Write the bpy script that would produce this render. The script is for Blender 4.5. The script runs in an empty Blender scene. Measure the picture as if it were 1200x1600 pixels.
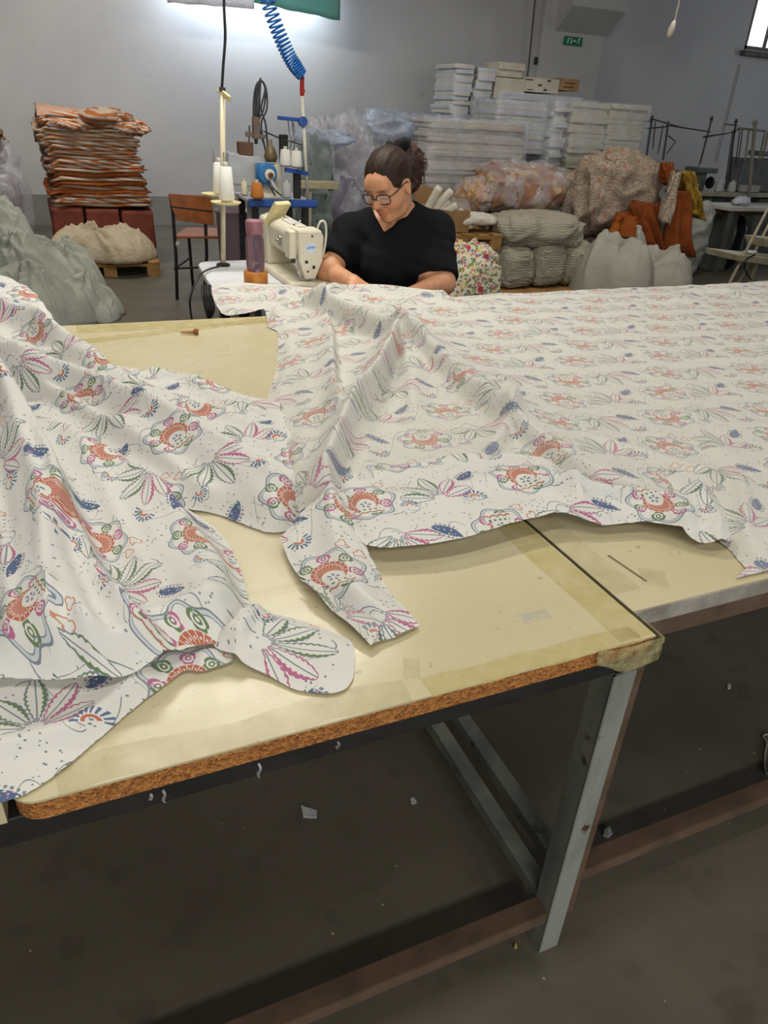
import bpy, bmesh, math, random
import numpy as np
from mathutils import Vector, Matrix, noise

# ------------------------------------------------------------------ camera, world, lights, exposure
S = bpy.context.scene
COL = S.collection
H = 1.38                                   # eye height of the photographer
FPX = 1121.4                               # focal length in pixels of a 1200 x 1600 frame
YAW, PITCH, ROLL = (math.radians(a) for a in (24.77, 28.83, 3.53))
_f = Vector((math.sin(YAW)*math.cos(PITCH), math.cos(YAW)*math.cos(PITCH), -math.sin(PITCH)))
_r = Vector((math.cos(YAW), -math.sin(YAW), 0)); _u = _r.cross(_f)
CR = _r*math.cos(ROLL) + _u*math.sin(ROLL); CU = -_r*math.sin(ROLL) + _u*math.cos(ROLL); CF = _f
cam_data = bpy.data.cameras.new('camera'); cam = bpy.data.objects.new('camera', cam_data); COL.objects.link(cam)
cam_data.sensor_fit = 'HORIZONTAL'; cam_data.sensor_width = 36.0; cam_data.lens = FPX/1200*36.0
cam_data.clip_start = .02; cam_data.clip_end = 200
cam.matrix_world = Matrix((( CR.x, CU.x, -CF.x, 0), (CR.y, CU.y, -CF.y, 0), (CR.z, CU.z, -CF.z, H), (0, 0, 0, 1)))
S.camera = cam
S.view_settings.view_transform = 'Standard'; S.view_settings.look = 'None'
S.view_settings.gamma = 1.0; S.view_settings.use_curve_mapping = False
S.view_settings.exposure = 0.0
world = bpy.data.worlds.new('world'); S.world = world; world.use_nodes = True
world.node_tree.nodes['Background'].inputs[0].default_value = (.80, .90, 1.0, 1)
world.node_tree.nodes['Background'].inputs[1].default_value = 2.2

def area_light(name, loc, size, power, color, rot=(0, 0, 0)):
    d = bpy.data.lights.new(name, 'AREA'); d.shape = 'RECTANGLE'; d.size, d.size_y = size
    d.energy = power; d.color = color
    o = bpy.data.objects.new(name, d); COL.objects.link(o); o.location = loc; o.rotation_euler = rot
    return o
WARM, COOL = (1.0, .95, .86), (.84, .92, 1.0)
CEIL = 4.0
# fluorescent tubes under the ceiling; some are added fill for cloth and back wall
for loc, size, power, c, tilt in (((.6, 3.2, 3.0), (1.7, .12), 60, WARM, 0), ((-.3, .6, 3.3), (2.2, .2), 25, WARM, 0), ((-.2, -2.3, 3.3), (2.6, .3), 60, WARM, 20), ((3.3, 1.9, 3.5), (2.4, .2), 26, WARM, 0),
                                  ((.2, 6.7, 3.6), (2.4, .2), 84, WARM, 42), ((4.6, 4.9, 3.6), (2.0, .2), 34, WARM, 30), ((2.5, 9.93, 2.74), (1.7, .08), 34, (.78, .89, 1.0), 25)):
    area_light('tube_and_fill_light', loc, size, power, c, (math.radians(tilt), 0, 0))
area_light('window_and_fill_light', (11.2, 10.0, 3.0), (1.4, .7), 16, COOL, (math.radians(-90), 0, 0))
area_light('window_and_fill_light', (1.5, -5.3, 1.7), (7.0, 1.6), 150, (.95, .97, 1.0), (math.radians(90), 0, 0))     # added fill from behind the camera, lifts the floor under the table
area_light('window_and_fill_light', (14.3, 6.5, 2.6), (4.0, 1.2), 70, COOL, (0, math.radians(90), 0))                  # added cool fill from the right, brightens the back wall and goods there
S.cycles.max_bounces = 6; S.cycles.diffuse_bounces = 3; S.cycles.glossy_bounces = 3; S.cycles.transmission_bounces = 6; S.cycles.transparent_max_bounces = 10
S.cycles.caustics_reflective = False; S.cycles.caustics_refractive = False

def ray(px, py): return CF + CR*((px-600)/FPX) - CU*((py-800)/FPX)
def G(px, py, z):                          # the point of height z seen at a photo pixel
    d = ray(px, py); t = (z-H)/d.z
    return Vector((d.x*t, d.y*t, z))
def P(px, py, Y):                          # the point of depth y seen at a photo pixel
    d = ray(px, py); t = Y/d.y
    return Vector((d.x*t, Y, H+d.z*t))

# ------------------------------------------------------------------ materials
def lin(c):
    if isinstance(c, str): c = [int(c[i:i+2], 16)/255 for i in (0, 2, 4)]
    return tuple(x/12.92 if x <= .04045 else ((x+.055)/1.055)**2.4 for x in c) + (1,)
class NT:
    """short-hand for building node trees with arithmetic"""
    def __init__(s, name):
        s.m = bpy.data.materials.new(name); s.m.use_nodes = True; s.t = s.m.node_tree; s.n = s.t.nodes
        s.b = s.n['Principled BSDF']; s.out = s.n['Material Output']
    def node(s, kind, **kw):
        n = s.n.new(kind)
        for k, v in kw.items(): setattr(n, k, v)
        return n
    def put(s, sock, v):
        if hasattr(v, 'is_output'): s.t.links.new(v, sock)
        elif v is not None: sock.default_value = v
    def m_(s, op, a, b=None, c=None, clamp=False):
        n = s.n.new('ShaderNodeMath'); n.operation = op; n.use_clamp = clamp
        for i, v in enumerate((a, b, c)):
            if v is not None: s.put(n.inputs[i], v)
        return n.outputs[0]
    def add(s, a, b): return s.m_('ADD', a, b)
    def sub(s, a, b): return s.m_('SUBTRACT', a, b)
    def mul(s, a, b): return s.m_('MULTIPLY', a, b)
    def lt(s, a, b): return s.m_('LESS_THAN', a, b)
    def gt(s, a, b): return s.m_('GREATER_THAN', a, b)
    def abs(s, a): return s.m_('ABSOLUTE', a)
    def sin(s, a): return s.m_('SINE', a)
    def near(s, a, b, w): return s.m_('COMPARE', a, b, w)
    def all(s, *a):
        o = a[0]
        for x in a[1:]: o = s.mul(o, x)
        return o
    def mix(s, f, a, b):
        n = s.n.new('ShaderNodeMix'); n.data_type = 'RGBA'; n.clamp_factor = True
        s.put(n.inputs[0], f); s.put(n.inputs[6], a); s.put(n.inputs[7], b)
        return n.outputs[2]
    def noise(s, scale, detail=3, vec=None, rough=.55, out=0):
        n = s.n.new('ShaderNodeTexNoise'); n.inputs['Scale'].default_value = scale; n.inputs['Detail'].default_value = detail
        n.inputs['Roughness'].default_value = rough
        if vec is not None: s.t.links.new(vec, n.inputs['Vector'])
        return n.outputs[out]
    def ramp(s, f, a, b):                  # 0..1 between a and b
        n = s.n.new('ShaderNodeMapRange'); s.put(n.inputs[0], f); n.inputs[1].default_value = a; n.inputs[2].default_value = b
        return n.outputs[0]
    def obj(s): return s.n.new('ShaderNodeTexCoord').outputs['Object']
    def geo(s): return s.n.new('ShaderNodeNewGeometry').outputs['Position']
    def uv(s): return s.n.new('ShaderNodeTexCoord').outputs['UV']
    def scale(s, v, k):
        n = s.n.new('ShaderNodeVectorMath'); n.operation = 'MULTIPLY'; s.t.links.new(v, n.inputs[0]); n.inputs[1].default_value = k
        return n.outputs[0]
    def bump(s, h, strength=.3, dist=.01):
        n = s.n.new('ShaderNodeBump'); n.inputs['Strength'].default_value = strength; n.inputs['Distance'].default_value = dist
        s.t.links.new(h, n.inputs['Height']); s.t.links.new(n.outputs[0], s.b.inputs['Normal'])
    def base(s, c, rough=.6, metal=0, spec=None):
        s.put(s.b.inputs['Base Color'], c); s.put(s.b.inputs['Roughness'], rough); s.b.inputs['Metallic'].default_value = metal
        if spec is not None: s.b.inputs['Specular IOR Level'].default_value = spec
MATS = {}
def mat(name, c1, c2=None, rough=.6, scale=8, metal=0, bump=0, bscale=None, spec=None, lo=.35, hi=.65, dist=.01):
    """plain procedural material: two colours mixed by noise, optional fine relief"""
    if name in MATS: return MATS[name]
    t = NT(name); v = t.obj()
    c1 = lin(c1); c2 = lin(c2) if c2 else tuple(x*.82 for x in c1[:3]) + (1,)
    t.base(t.mix(t.ramp(t.noise(scale, 4, v), lo, hi), c1, c2), rough, metal, spec)
    if bump: t.bump(t.noise(bscale or scale*4, 4, v), bump, dist)
    MATS[name] = t.m
    return t.m

# ------------------------------------------------------------------ objects
ROOT = {}                                  # world location of every object's origin
def tag(o, label=None, cat=None, group=None, kind=None):
    for k, v in (('label', label), ('category', cat), ('group', group), ('kind', kind)):
        if v: o[k] = v
    return o
def thing(name, loc, label, cat, group=None):
    o = bpy.data.objects.new(name, None); COL.objects.link(o); o.empty_display_size = .1
    o.location = loc; ROOT[o] = Vector(loc)
    return tag(o, label, cat, group)
class MB:
    """collects shapes in world coordinates and links them as ONE mesh object"""
    def __init__(s): s.v = []; s.f = []; s.uv = None
    def add(s, vs, fs):
        k = len(s.v); s.v += [Vector(v) for v in vs]; s.f += [tuple(i+k for i in f) for f in fs]
        return s
    def box(s, c, size, rot=None, taper=1.0):
        x, y, z = (a/2 for a in size); R = rot or Matrix()
        vs = []
        for dz, k in ((-z, 1.0), (z, taper)):
            for dx, dy in ((-x, -y), (x, -y), (x, y), (-x, y)): vs.append(Vector(c) + R @ Vector((dx*k, dy*k, dz)))
        return s.add(vs, [(3, 2, 1, 0), (4, 5, 6, 7), (0, 1, 5, 4), (1, 2, 6, 5), (2, 3, 7, 6), (3, 0, 4, 7)])
    def bar(s, a, b, w, h=None, up=(0, 0, 1)):
        a, b = Vector(a), Vector(b); h = h or w; d = (b-a).normalized(); up = Vector(up)
        if abs(d.dot(up)) > .98: up = Vector((0, 1, 0))
        x = d.cross(up).normalized(); y = x.cross(d)
        vs = [p + x*(i*w/2) + y*(j*h/2) for p in (a, b) for i, j in ((-1, -1), (1, -1), (1, 1), (-1, 1))]
        return s.add(vs, [(3, 2, 1, 0), (4, 5, 6, 7), (0, 1, 5, 4), (1, 2, 6, 5), (2, 3, 7, 6), (3, 0, 4, 7)])
    def tube(s, pts, r, n=8, cap=True):
        pts = [Vector(p) for p in pts]; rs = r if hasattr(r, '__len__') else [r]*len(pts)
        vs = []; fs = []; ref = None
        for i, p in enumerate(pts):
            d = (pts[min(i+1, len(pts)-1)] - pts[max(i-1, 0)]).normalized()
            if ref is None: ref = d.orthogonal().normalized()
            ref = (ref - d*ref.dot(d)).normalized(); y = d.cross(ref)
            vs += [p + (ref*math.cos(2*math.pi*j/n) + y*math.sin(2*math.pi*j/n))*rs[i] for j in range(n)]
        for i in range(len(pts)-1):
            for j in range(n): fs.append((i*n+j, i*n+(j+1) % n, (i+1)*n+(j+1) % n, (i+1)*n+j))
        if cap: fs += [tuple(reversed(range(n))), tuple(range((len(pts)-1)*n, len(pts)*n))]
        return s.add(vs, fs)
    def lathe(s, c, prof, n=20, axis=(0, 0, 1)):
        """prof: list of (radius, height) turned around axis through c"""
        q = Vector((0, 0, 1)).rotation_difference(Vector(axis).normalized()).to_matrix()
        vs = []; fs = []
        for r, h in prof:
            vs += [Vector(c) + q @ Vector((r*math.cos(2*math.pi*j/n), r*math.sin(2*math.pi*j/n), h)) for j in range(n)]
        for i in range(len(prof)-1):
            for j in range(n): fs.append((i*n+j, i*n+(j+1) % n, (i+1)*n+(j+1) % n, (i+1)*n+j))
        fs += [tuple(reversed(range(n))), tuple(range((len(prof)-1)*n, len(prof)*n))]
        return s.add(vs, fs)
    def prism(s, pts, d):
        """closed outline pts (3-D) pushed along vector d"""
        n = len(pts); d = Vector(d); vs = [Vector(p) for p in pts] + [Vector(p)+d for p in pts]
        return s.add(vs, [tuple(reversed(range(n))), tuple(range(n, 2*n))] + [(i, (i+1) % n, n+(i+1) % n, n+i) for i in range(n)])
    def build(s, name, m, parent=None, smooth=False, bevel=0, label=None, sub=0, segs=2):
        if parent is not None: org = ROOT[parent]
        else:
            xs = [v.x for v in s.v]; ys = [v.y for v in s.v]; zs = [v.z for v in s.v]
            org = Vector(((min(xs)+max(xs))/2, (min(ys)+max(ys))/2, min(zs)))
        me = bpy.data.meshes.new(name); me.from_pydata([v-org for v in s.v], [], s.f); me.update()
        if s.uv is not None:
            l = me.uv_layers.new(name='UVMap'); uv = np.asarray(s.uv, 'f')
            li = np.empty(len(me.loops), 'i'); me.loops.foreach_get('vertex_index', li)
            l.data.foreach_set('uv', uv[li].ravel())
        bm = bmesh.new(); bm.from_mesh(me); bmesh.ops.recalc_face_normals(bm, faces=bm.faces) if s.uv is None else None
        bm.to_mesh(me); bm.free()
        o = bpy.data.objects.new(name, me); COL.objects.link(o); o.data.materials.append(m)
        if smooth: me.polygons.foreach_set('use_smooth', [True]*len(me.polygons))
        ROOT[o] = org
        if parent is not None: o.parent = parent
        else: o.location = org
        if bevel:
            b = o.modifiers.new('bevel', 'BEVEL'); b.width = bevel; b.segments = segs; b.limit_method = 'ANGLE'
        if sub:
            b = o.modifiers.new('subdivision', 'SUBSURF'); b.levels = b.render_levels = sub
        if label: o['label'] = label
        return o
def struct(name, mb, m, parent=None, **kw):
    o = mb.build(name, m, parent, **kw)
    if parent is None: o['kind'] = 'structure'
    return o
def copy_tree(o, loc, parent=None):
    c = o.copy(); COL.objects.link(c); c.parent = parent
    if parent is None: c.location = loc; ROOT[c] = Vector(loc)
    for ch in list(o.children): copy_tree(ch, None, c)
    return c
def rz(a): return Matrix.Rotation(a, 3, 'Z')
def rx(a): return Matrix.Rotation(a, 3, 'X')
def ry(a): return Matrix.Rotation(a, 3, 'Y')
ORD = 'topmost second third fourth fifth sixth seventh eighth ninth tenth eleventh twelfth thirteenth fourteenth fifteenth sixteenth seventeenth eighteenth nineteenth twentieth twenty-first twenty-second'.split()
def ordinal(i, n): return 'lowest' if i == n-1 else ORD[i]
def smooth_path(pts, k=6):
    """Catmull-Rom through 3-D points"""
    p = [Vector(q) for q in pts]; out = []
    for i in range(len(p)-1):
        a, b, c, d = p[max(i-1, 0)], p[i], p[i+1], p[min(i+2, len(p)-1)]
        for j in range(k):
            t = j/k
            out.append(.5*((2*b) + (c-a)*t + (2*a-5*b+4*c-d)*t*t + (3*b-a-3*c+d)*t**3))
    return out + [p[-1]]
# ------------------------------------------------------------------ the hall
WALLY = 10.2
def wall_material(name, c, c2):
    t = NT(name); v = t.geo()
    col = t.mix(t.ramp(t.noise(.7, 5, v), .35, .7), lin(c), lin(c2))
    col = t.mix(t.mul(t.ramp(t.noise(5, 4, v), .66, .74), .22), col, lin('7f7a73'))     # scuffs and stains
    t.base(col, .75); t.bump(t.noise(30, 4, v), .12, .01)
    return t.m
M_WALL = wall_material('painted_plaster', 'c2c2c3', 'b2b2b6')
M_WALLB = wall_material('painted_plaster_pale', 'c0bfbd', 'b1b0ae')
t = NT('concrete_floor'); v = t.geo()
col = t.mix(t.ramp(t.noise(1.6, 6, v), .3, .7), lin('6b6558'), lin('575245'))
col = t.mix(t.mul(t.ramp(t.noise(9, 5, v), .55, .75), .6), col, lin('433f36'))
col = t.mix(t.mul(t.ramp(t.noise(.9, 3, v), .55, .7), .5), col, lin('625d53'))
vo = t.node('ShaderNodeTexVoronoi'); vo.inputs['Scale'].default_value = 22; t.t.links.new(v, vo.inputs['Vector'])
sp = t.lt(vo.outputs['Distance'], .055)
col = t.mix(t.mul(sp, t.gt(t.noise(14, 1, v), .56)), col, lin('a8a294'))                # lint and thread ends
t.base(col, t.ramp(t.noise(3, 4, v), -.6, 1.6)); t.bump(t.noise(40, 5, v), .15, .004)
M_FLOOR = t.m
struct('floor', MB().box((4, 2.5, -.05), (22, 17, .1)), M_FLOOR)
# back wall around its window
WX0, WX1, WZ0, WZ1 = 10.47, 12.1, 2.62, 3.4
w = MB()
w.box((2.0, WALLY+.1, 2), (2*(WX0-2.0), .2, CEIL)); w.box(((WX1+15)/2, WALLY+.1, 2), (15-WX1, .2, CEIL))
w.box(((WX0+WX1)/2, WALLY+.1, WZ0/2), (WX1-WX0, .2, WZ0)); w.box(((WX0+WX1)/2, WALLY+.1, (WZ1+CEIL)/2), (WX1-WX0, .2, CEIL-WZ1))
struct('wall_back', w, M_WALL)
struct('wall_right', MB().box((14.6, 2.5, 2), (.2, 16, CEIL)), M_WALL)
struct('wall_left', MB().box((-6.6, 2.5, 2), (.2, 16, CEIL)), M_WALL)
struct('wall_front', MB().box((4, -5.6, 2), (22, .2, CEIL)), M_WALL)
struct('ceiling', MB().box((4, 2.5, CEIL+.05), (22, 17, .1)), mat('ceiling_paint', '9a9894', '8b8985', .8))
M_FRAME = mat('window_frame_metal', '6d6258', '4c433c', .55, 12)
wn = struct('window_1', MB().box(((WX0+WX1)/2, WALLY+.12, WZ0+.025), (WX1-WX0, .22, .05)).box(((WX0+WX1)/2, WALLY+.12, WZ1-.025), (WX1-WX0, .22, .05))
            .box((WX0+.03, WALLY+.12, (WZ0+WZ1)/2), (.06, .22, WZ1-WZ0)).box((WX1-.03, WALLY+.12, (WZ0+WZ1)/2), (.06, .22, WZ1-WZ0)), M_FRAME)
MB().box((WX0+.5, WALLY+.08, (WZ0+WZ1)/2), (.03, .05, WZ1-WZ0-.1)).build('mullion', M_FRAME, wn)
MB().box(((WX0+WX1)/2, WALLY-.03, WZ0-.06), (WX1-WX0+.12, .16, .07)).build('window_sill', mat('sill_concrete', '6f6a66', '55504c', .8), wn, bevel=.008)
t = NT('window_glass'); t.base(lin('ffffff'), .05); t.b.inputs['Transmission Weight'].default_value = 1; t.b.inputs['IOR'].default_value = 1.02
MB().box(((WX0+WX1)/2, WALLY+.10, (WZ0+WZ1)/2), (WX1-WX0-.1, .006, WZ1-WZ0-.08)).build('pane', t.m, wn)
# pillar with a sloped haunch under a roof beam
x0, x1 = 6.52, 7.55
struct('trim_1', MB().box(((x0+x1)/2, WALLY-.14, 2), (x1-x0, .28, CEIL)), M_WALLB, bevel=.01)
a = P(868, 48, WALLY-.29); b = P(932, 58, WALLY-.29)
rr_ = ray(896, 8); hy = a.x*rr_.y/rr_.x; hz = H+rr_.z/rr_.y*hy
hp = [(a.x, WALLY-.28, a.z), (a.x, hy, hz), (a.x, hy, CEIL), (a.x, WALLY-.28, CEIL)]
struct('trim_2', MB().prism(hp, (x1-a.x+.02, 0, 0)), M_WALLB)
c0, c1 = P(836, 0, WALLY-.3), P(826, 104, WALLY-.3)
struct('trim_3', MB().tube([(c0.x-.02, WALLY-.3, CEIL), c0, c1, (c1.x, WALLY-.3, .9)], .012, 6), mat('conduit', '4d4844', None, .6))
# duller painted band at the foot of the wall
struct('baseboard_back', MB().box((4, WALLY-.006, .17), (20, .012, .34)), mat('dado_paint', '8c8a88', '7d7b79', .7, 2))
c0, c1 = P(1157, 100, WALLY-.02), P(1138, 178, WALLY-.02)
struct('trim_4', MB().tube([c0, c1, (c1.x, WALLY-.02, 1.0)], .006, 6), mat('wall_cable', '8c8b8f'))
# ------------------------------------------------------------------ the two cutting tables
TZ = .76                                   # height of the table tops
SEAM = .705
FY, FY2, BY = .575, .632, 2.42             # front edges of the left and right table, back edge
t = NT('cream_laminate'); v = t.geo()
col = t.mix(t.ramp(t.noise(3.5, 5, v), .35, .7), lin('d2c8a6'), lin('c5ba92'))
sm = t.noise(5, 4, t.scale(v, (.25, 1.6, 1)))
col = t.mix(t.mul(t.ramp(sm, .58, .66), .35), col, lin('a8995f'))                       # old glue and tape smears
col = t.mix(t.mul(t.ramp(t.noise(60, 3, v), .68, .74), .45), col, lin('6e6242'))
t.base(col, t.ramp(t.noise(7, 4, v), -.15, 2.0), spec=.5); t.bump(t.noise(18, 4, v), .05, .004)
M_LAM = t.m
t = NT('chipboard'); v = t.geo()
vo = t.node('ShaderNodeTexVoronoi'); vo.inputs['Scale'].default_value = 260; t.t.links.new(v, vo.inputs['Vector'])
sep = t.node('ShaderNodeSeparateColor'); t.t.links.new(vo.outputs['Color'], sep.inputs[0])
t.base(t.mix(sep.outputs[0], lin('cc8a48'), lin('8a5424')), .9); t.bump(vo.outputs['Distance'], .8, .004)
M_CHIP = t.m
M_RAIL = mat('black_paint_steel', '2a2928', '1c1b1b', .45, 14)
t = NT('rusty_steel'); v = t.geo()
t.base(t.mix(t.ramp(t.noise(14, 6, v), .35, .65), lin('50402f'), lin('685041')), .75); t.bump(t.noise(60, 4, v), .3, .003)
M_RUST = t.m
t = NT('grey_worn_steel'); v = t.geo()
col = t.mix(t.ramp(t.noise(10, 6, t.scale(v, (1, 1, .3))), .4, .65), lin('8d9086'), lin('6b6f6c'))
t.base(t.mix(t.ramp(t.noise(24, 5, v), .62, .7), col, lin('4a2b1e')), .6); t.bump(t.noise(50, 3, v), .2, .003)
M_GREYST = t.m
M_EDGE = mat('grey_edge_band', 'a5a196', '837e72', .5, 20, bump=.2)
def film(name, c, alpha, rough=.12, scale=12, b=.5):
    """thin clear plastic: part see-through, part glossy skin"""
    t = NT(name); v = t.obj(); t.base(lin(c), rough, spec=.6); t.bump(t.noise(scale, 5, v), b, .02)
    tr = t.node('ShaderNodeBsdfTransparent'); mx = t.node('ShaderNodeMixShader')
    t.put(mx.inputs[0], t.m_('MULTIPLY', t.ramp(t.noise(scale*.7, 4, v), .2, .8), 2*alpha, clamp=True))
    t.t.links.new(tr.outputs[0], mx.inputs[1]); t.t.links.new(t.b.outputs[0], mx.inputs[2]); t.t.links.new(mx.outputs[0], t.out.inputs[0])
    return t.m
M_TAPE = film('yellowed_tape', 'dccd86', .20, .25, 30, .3)
M_TAPE2 = film('brown_tape', 'b5a46c', .06, .3, 40, .3)
M_CLEAR = film('clear_tape', 'd8d8d4', .28, .15, 40, .6)

def rounded_board(x0, x1, y0, y1, r0, z0, z1):
    """board outline with one rounded, chipped front-left corner"""
    pts = [(x1, y0), (x1, y1), (x0, y1)]
    for i in range(7):
        a = math.pi + i*math.pi/12
        pts.append((x0+r0+r0*math.cos(a), y0+r0+r0*math.sin(a)))
    return MB().prism([(x, y, z0) for x, y in pts], (0, 0, z1-z0))
def tape(path, w, z, m, name, parent, zoff=.0008):
    """strip of tape lying flat along a line of (x, y)"""
    mb = MB(); n = len(path); vs = []; fs = []
    for i, p in enumerate(path):
        a = Vector(path[max(i-1, 0)]); b = Vector(path[min(i+1, n-1)]); d = (b-a).normalized(); s = Vector((-d.y, d.x))
        for k in (-1, 1):
            q = Vector(p) + s*k*w/2*(1+.06*noise.noise((p[0]*30, p[1]*30, k))); vs += [(q.x, q.y, z+zoff), (q.x, q.y, z+.0002)]
    for i in range(n-1):
        a, b = i*4, i*4+4
        fs += [(a, a+2, b+2, b), (a+1, b+1, b+3, a+3), (a, b, b+1, a+1), (a+2, a+3, b+3, b+2)]
    fs += [(0, 1, 3, 2), (4*n-4, 4*n-2, 4*n-1, 4*n-3)]
    return mb.add(vs, fs).build(name, m, parent)

TL = thing('cutting_table', (.3, 1.5, 0), 'cream cutting table with raw chipboard edge and black steel rail, nearest the camera', 'table')
BT = .030
top = rounded_board(-.125, SEAM-.006, FY, BY, .03, TZ-.003, TZ).build('tabletop', M_LAM, TL)
rounded_board(-.122, SEAM-.007, FY+.002, BY-.001, .03, TZ-BT, TZ-.003).build('chipboard_core', M_CHIP, TL, label='raw orange-brown chipboard edge')
MB().box((-.52, (FY+BY)/2, TZ-BT/2), (.78, BY-FY-.02, BT)).build('tabletop', M_LAM, TL)
def frame_of(TT, x0, x1, fy, by, m_rail, m_leg, legs, barm):
    zr = TZ-BT
    MB().bar((x0, fy+.03, zr-.021), (x1, fy+.03, zr-.021), .03, .04).build('front_rail', m_rail, TT, bevel=.002)
    MB().bar((x0, by-.04, zr-.021), (x1, by-.04, zr-.021), .03, .04).build('back_rail', m_rail, TT, bevel=.002)
    for x in legs: MB().bar((x, fy+.046, zr-.021), (x, by-.056, zr-.021), .03, .038).build('cross_rail', m_rail, TT)
    for x in legs:
        for y in (fy+.03, by-.04):
            s = 1
            mb = MB()                      # angle-iron leg: two flanges
            mb.box((x, y-.019, zr/2-.02), (.042, .004, zr-.04)); mb.box((x-s*.019, y, zr/2-.02), (.004, .042, zr-.04))
            mb.build('leg', m_leg, TT)
    for y in (fy+.03, by-.04):
        mb = MB(); mb.box(((legs[0]+legs[1])/2, y+.001, .118), (legs[1]-legs[0]-.03, .034, .004)); mb.box(((legs[0]+legs[1])/2, y-.015, .104), (legs[1]-legs[0]-.03, .004, .028))
        mb.build('stretcher', barm, TT)
    for x in legs:
        mb = MB(); mb.box((x, (fy+by)/2, .118), (.034, by-fy-.10, .004)); mb.box((x-.015, (fy+by)/2, .104), (.004, by-fy-.10, .028))
        mb.build('cross_stretcher', M_GREYST, TT)
frame_of(TL, -.9, SEAM-.03, FY, BY, M_RAIL, M_GREYST, (-.86, .672), M_RUST)
TR = thing('cutting_table', (2.4, 1.5, 0), 'long cream cutting table under the spread fabric, with grey edge band and rusty frame', 'table')
MB().box(((SEAM+5.4)/2, (FY2+BY)/2, TZ-.002), (5.4-SEAM-.002, BY-FY2, .004)).build('tabletop', M_LAM, TR)
MB().box(((SEAM+5.4)/2, (FY2+BY)/2, TZ-BT/2-.002), (5.4-SEAM, BY-FY2+.003, BT)).build('edge_band', M_EDGE, TR, bevel=.002)
frame_of(TR, SEAM+.012, 5.35, FY2-.01, BY, M_RUST, M_RUST, (.742, 5.2), M_RUST)
# yellowed tape over the seam and around the corner
sx = SEAM-.003
pts = [(sx+.002*math.sin(i), FY+.004+i*(1.25-FY)/14) for i in range(15)]
tape([(x-.034, y) for x, y in pts], .058, TZ, M_TAPE, 'seam_tape', TL)
tape([(x+.03, y) for x, y in pts[2:]], .052, TZ, M_TAPE2, 'seam_tape', TR, .0005)
tape([(SEAM-.36+i*.03, FY+.014+.002*math.sin(i*1.7)) for i in range(12)], .035, TZ, M_TAPE, 'edge_tape', TL)
tape([(-.08+i*.05, FY+.02+.006*math.sin(i*1.3)) for i in range(9)], .045, TZ, M_TAPE2, 'edge_tape', TL)
tape([(.335, FY+.035), (.35, FY+.07)], .022, TZ, M_TAPE2, 'tape_scrap', TL)
tape([(.56+.0*i, .68-.01*i) for i in range(3)], .045, TZ, M_CLEAR, 'tape_scrap', TL)
tape([G(1000+i*14, 900+i*2, TZ).xy for i in range(4)], .05, TZ, M_TAPE2, 'tape_scrap', TR)
tape([G(950+i*20, 868+i*13.5, TZ).xy for i in range(4)], .004, TZ, mat('old_seam_dirt', '7d7048'), 'scratch', TR)
tape([G(40+i*28, 545-i*3.4, TZ).xy for i in range(15)], .05, TZ, M_TAPE, 'edge_tape', TL)
tape([G(120+i*24, 515-i*1.2, TZ).xy for i in range(14)], .09, TZ, M_TAPE, 'edge_tape', TL, .0006)
MB().box((SEAM-.003, (FY+1.4)/2, TZ+.0009), (.004, 1.4-FY, .0012)).build('seam_gap', mat('seam_dirt', '4a4026', '3a321e', .9), TL)
# the wad of tape wrapped round the corner
mb = MB(); c = Vector((SEAM-.035, FY-.002, TZ-.012)); vs = []; fs = []; n = 12
for j in range(7):
    for i in range(n):
        tt = i/(n-1); q = Vector((-.075+.12*tt, -.003-.006*math.sin(tt*3.1), .014-.036*j/6*(1-.35*math.cos(tt*6))))
        if tt > .72: q = Vector((.0365, -.009+(tt-.72)*.22, q.z))
        q += Vector((0, .003, 0))*noise.noise((tt*9, j*.9, 3)); vs.append(c+q)
for j in range(6):
    for i in range(n-1): fs.append((j*n+i, j*n+i+1, (j+1)*n+i+1, (j+1)*n+i))
o = mb.add(vs, fs).build('corner_tape', film('corner_tape', 'd9cf96', .36, .2, 60, .8), TL, smooth=True)
sd = o.modifiers.new('thickness', 'SOLIDIFY'); sd.thickness = .0012
# loose tails of clear tape under the edge
for px, py, ln in ((252, 1235, .022), (395, 1180, .026), (232, 1238, .012), (512, 1140, .014)):
    q = G(px, py-14, TZ-BT); pth = [Vector((q.x+.0015*math.sin(k*1.4), FY-.004-.002*math.sin(k), TZ-BT-k*ln/5)) for k in range(6)]
    MB().tube(pth, [.0018, .002, .0016, .002, .0012, .0006], 4).build('tape_tail', M_CLEAR, TL)
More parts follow.
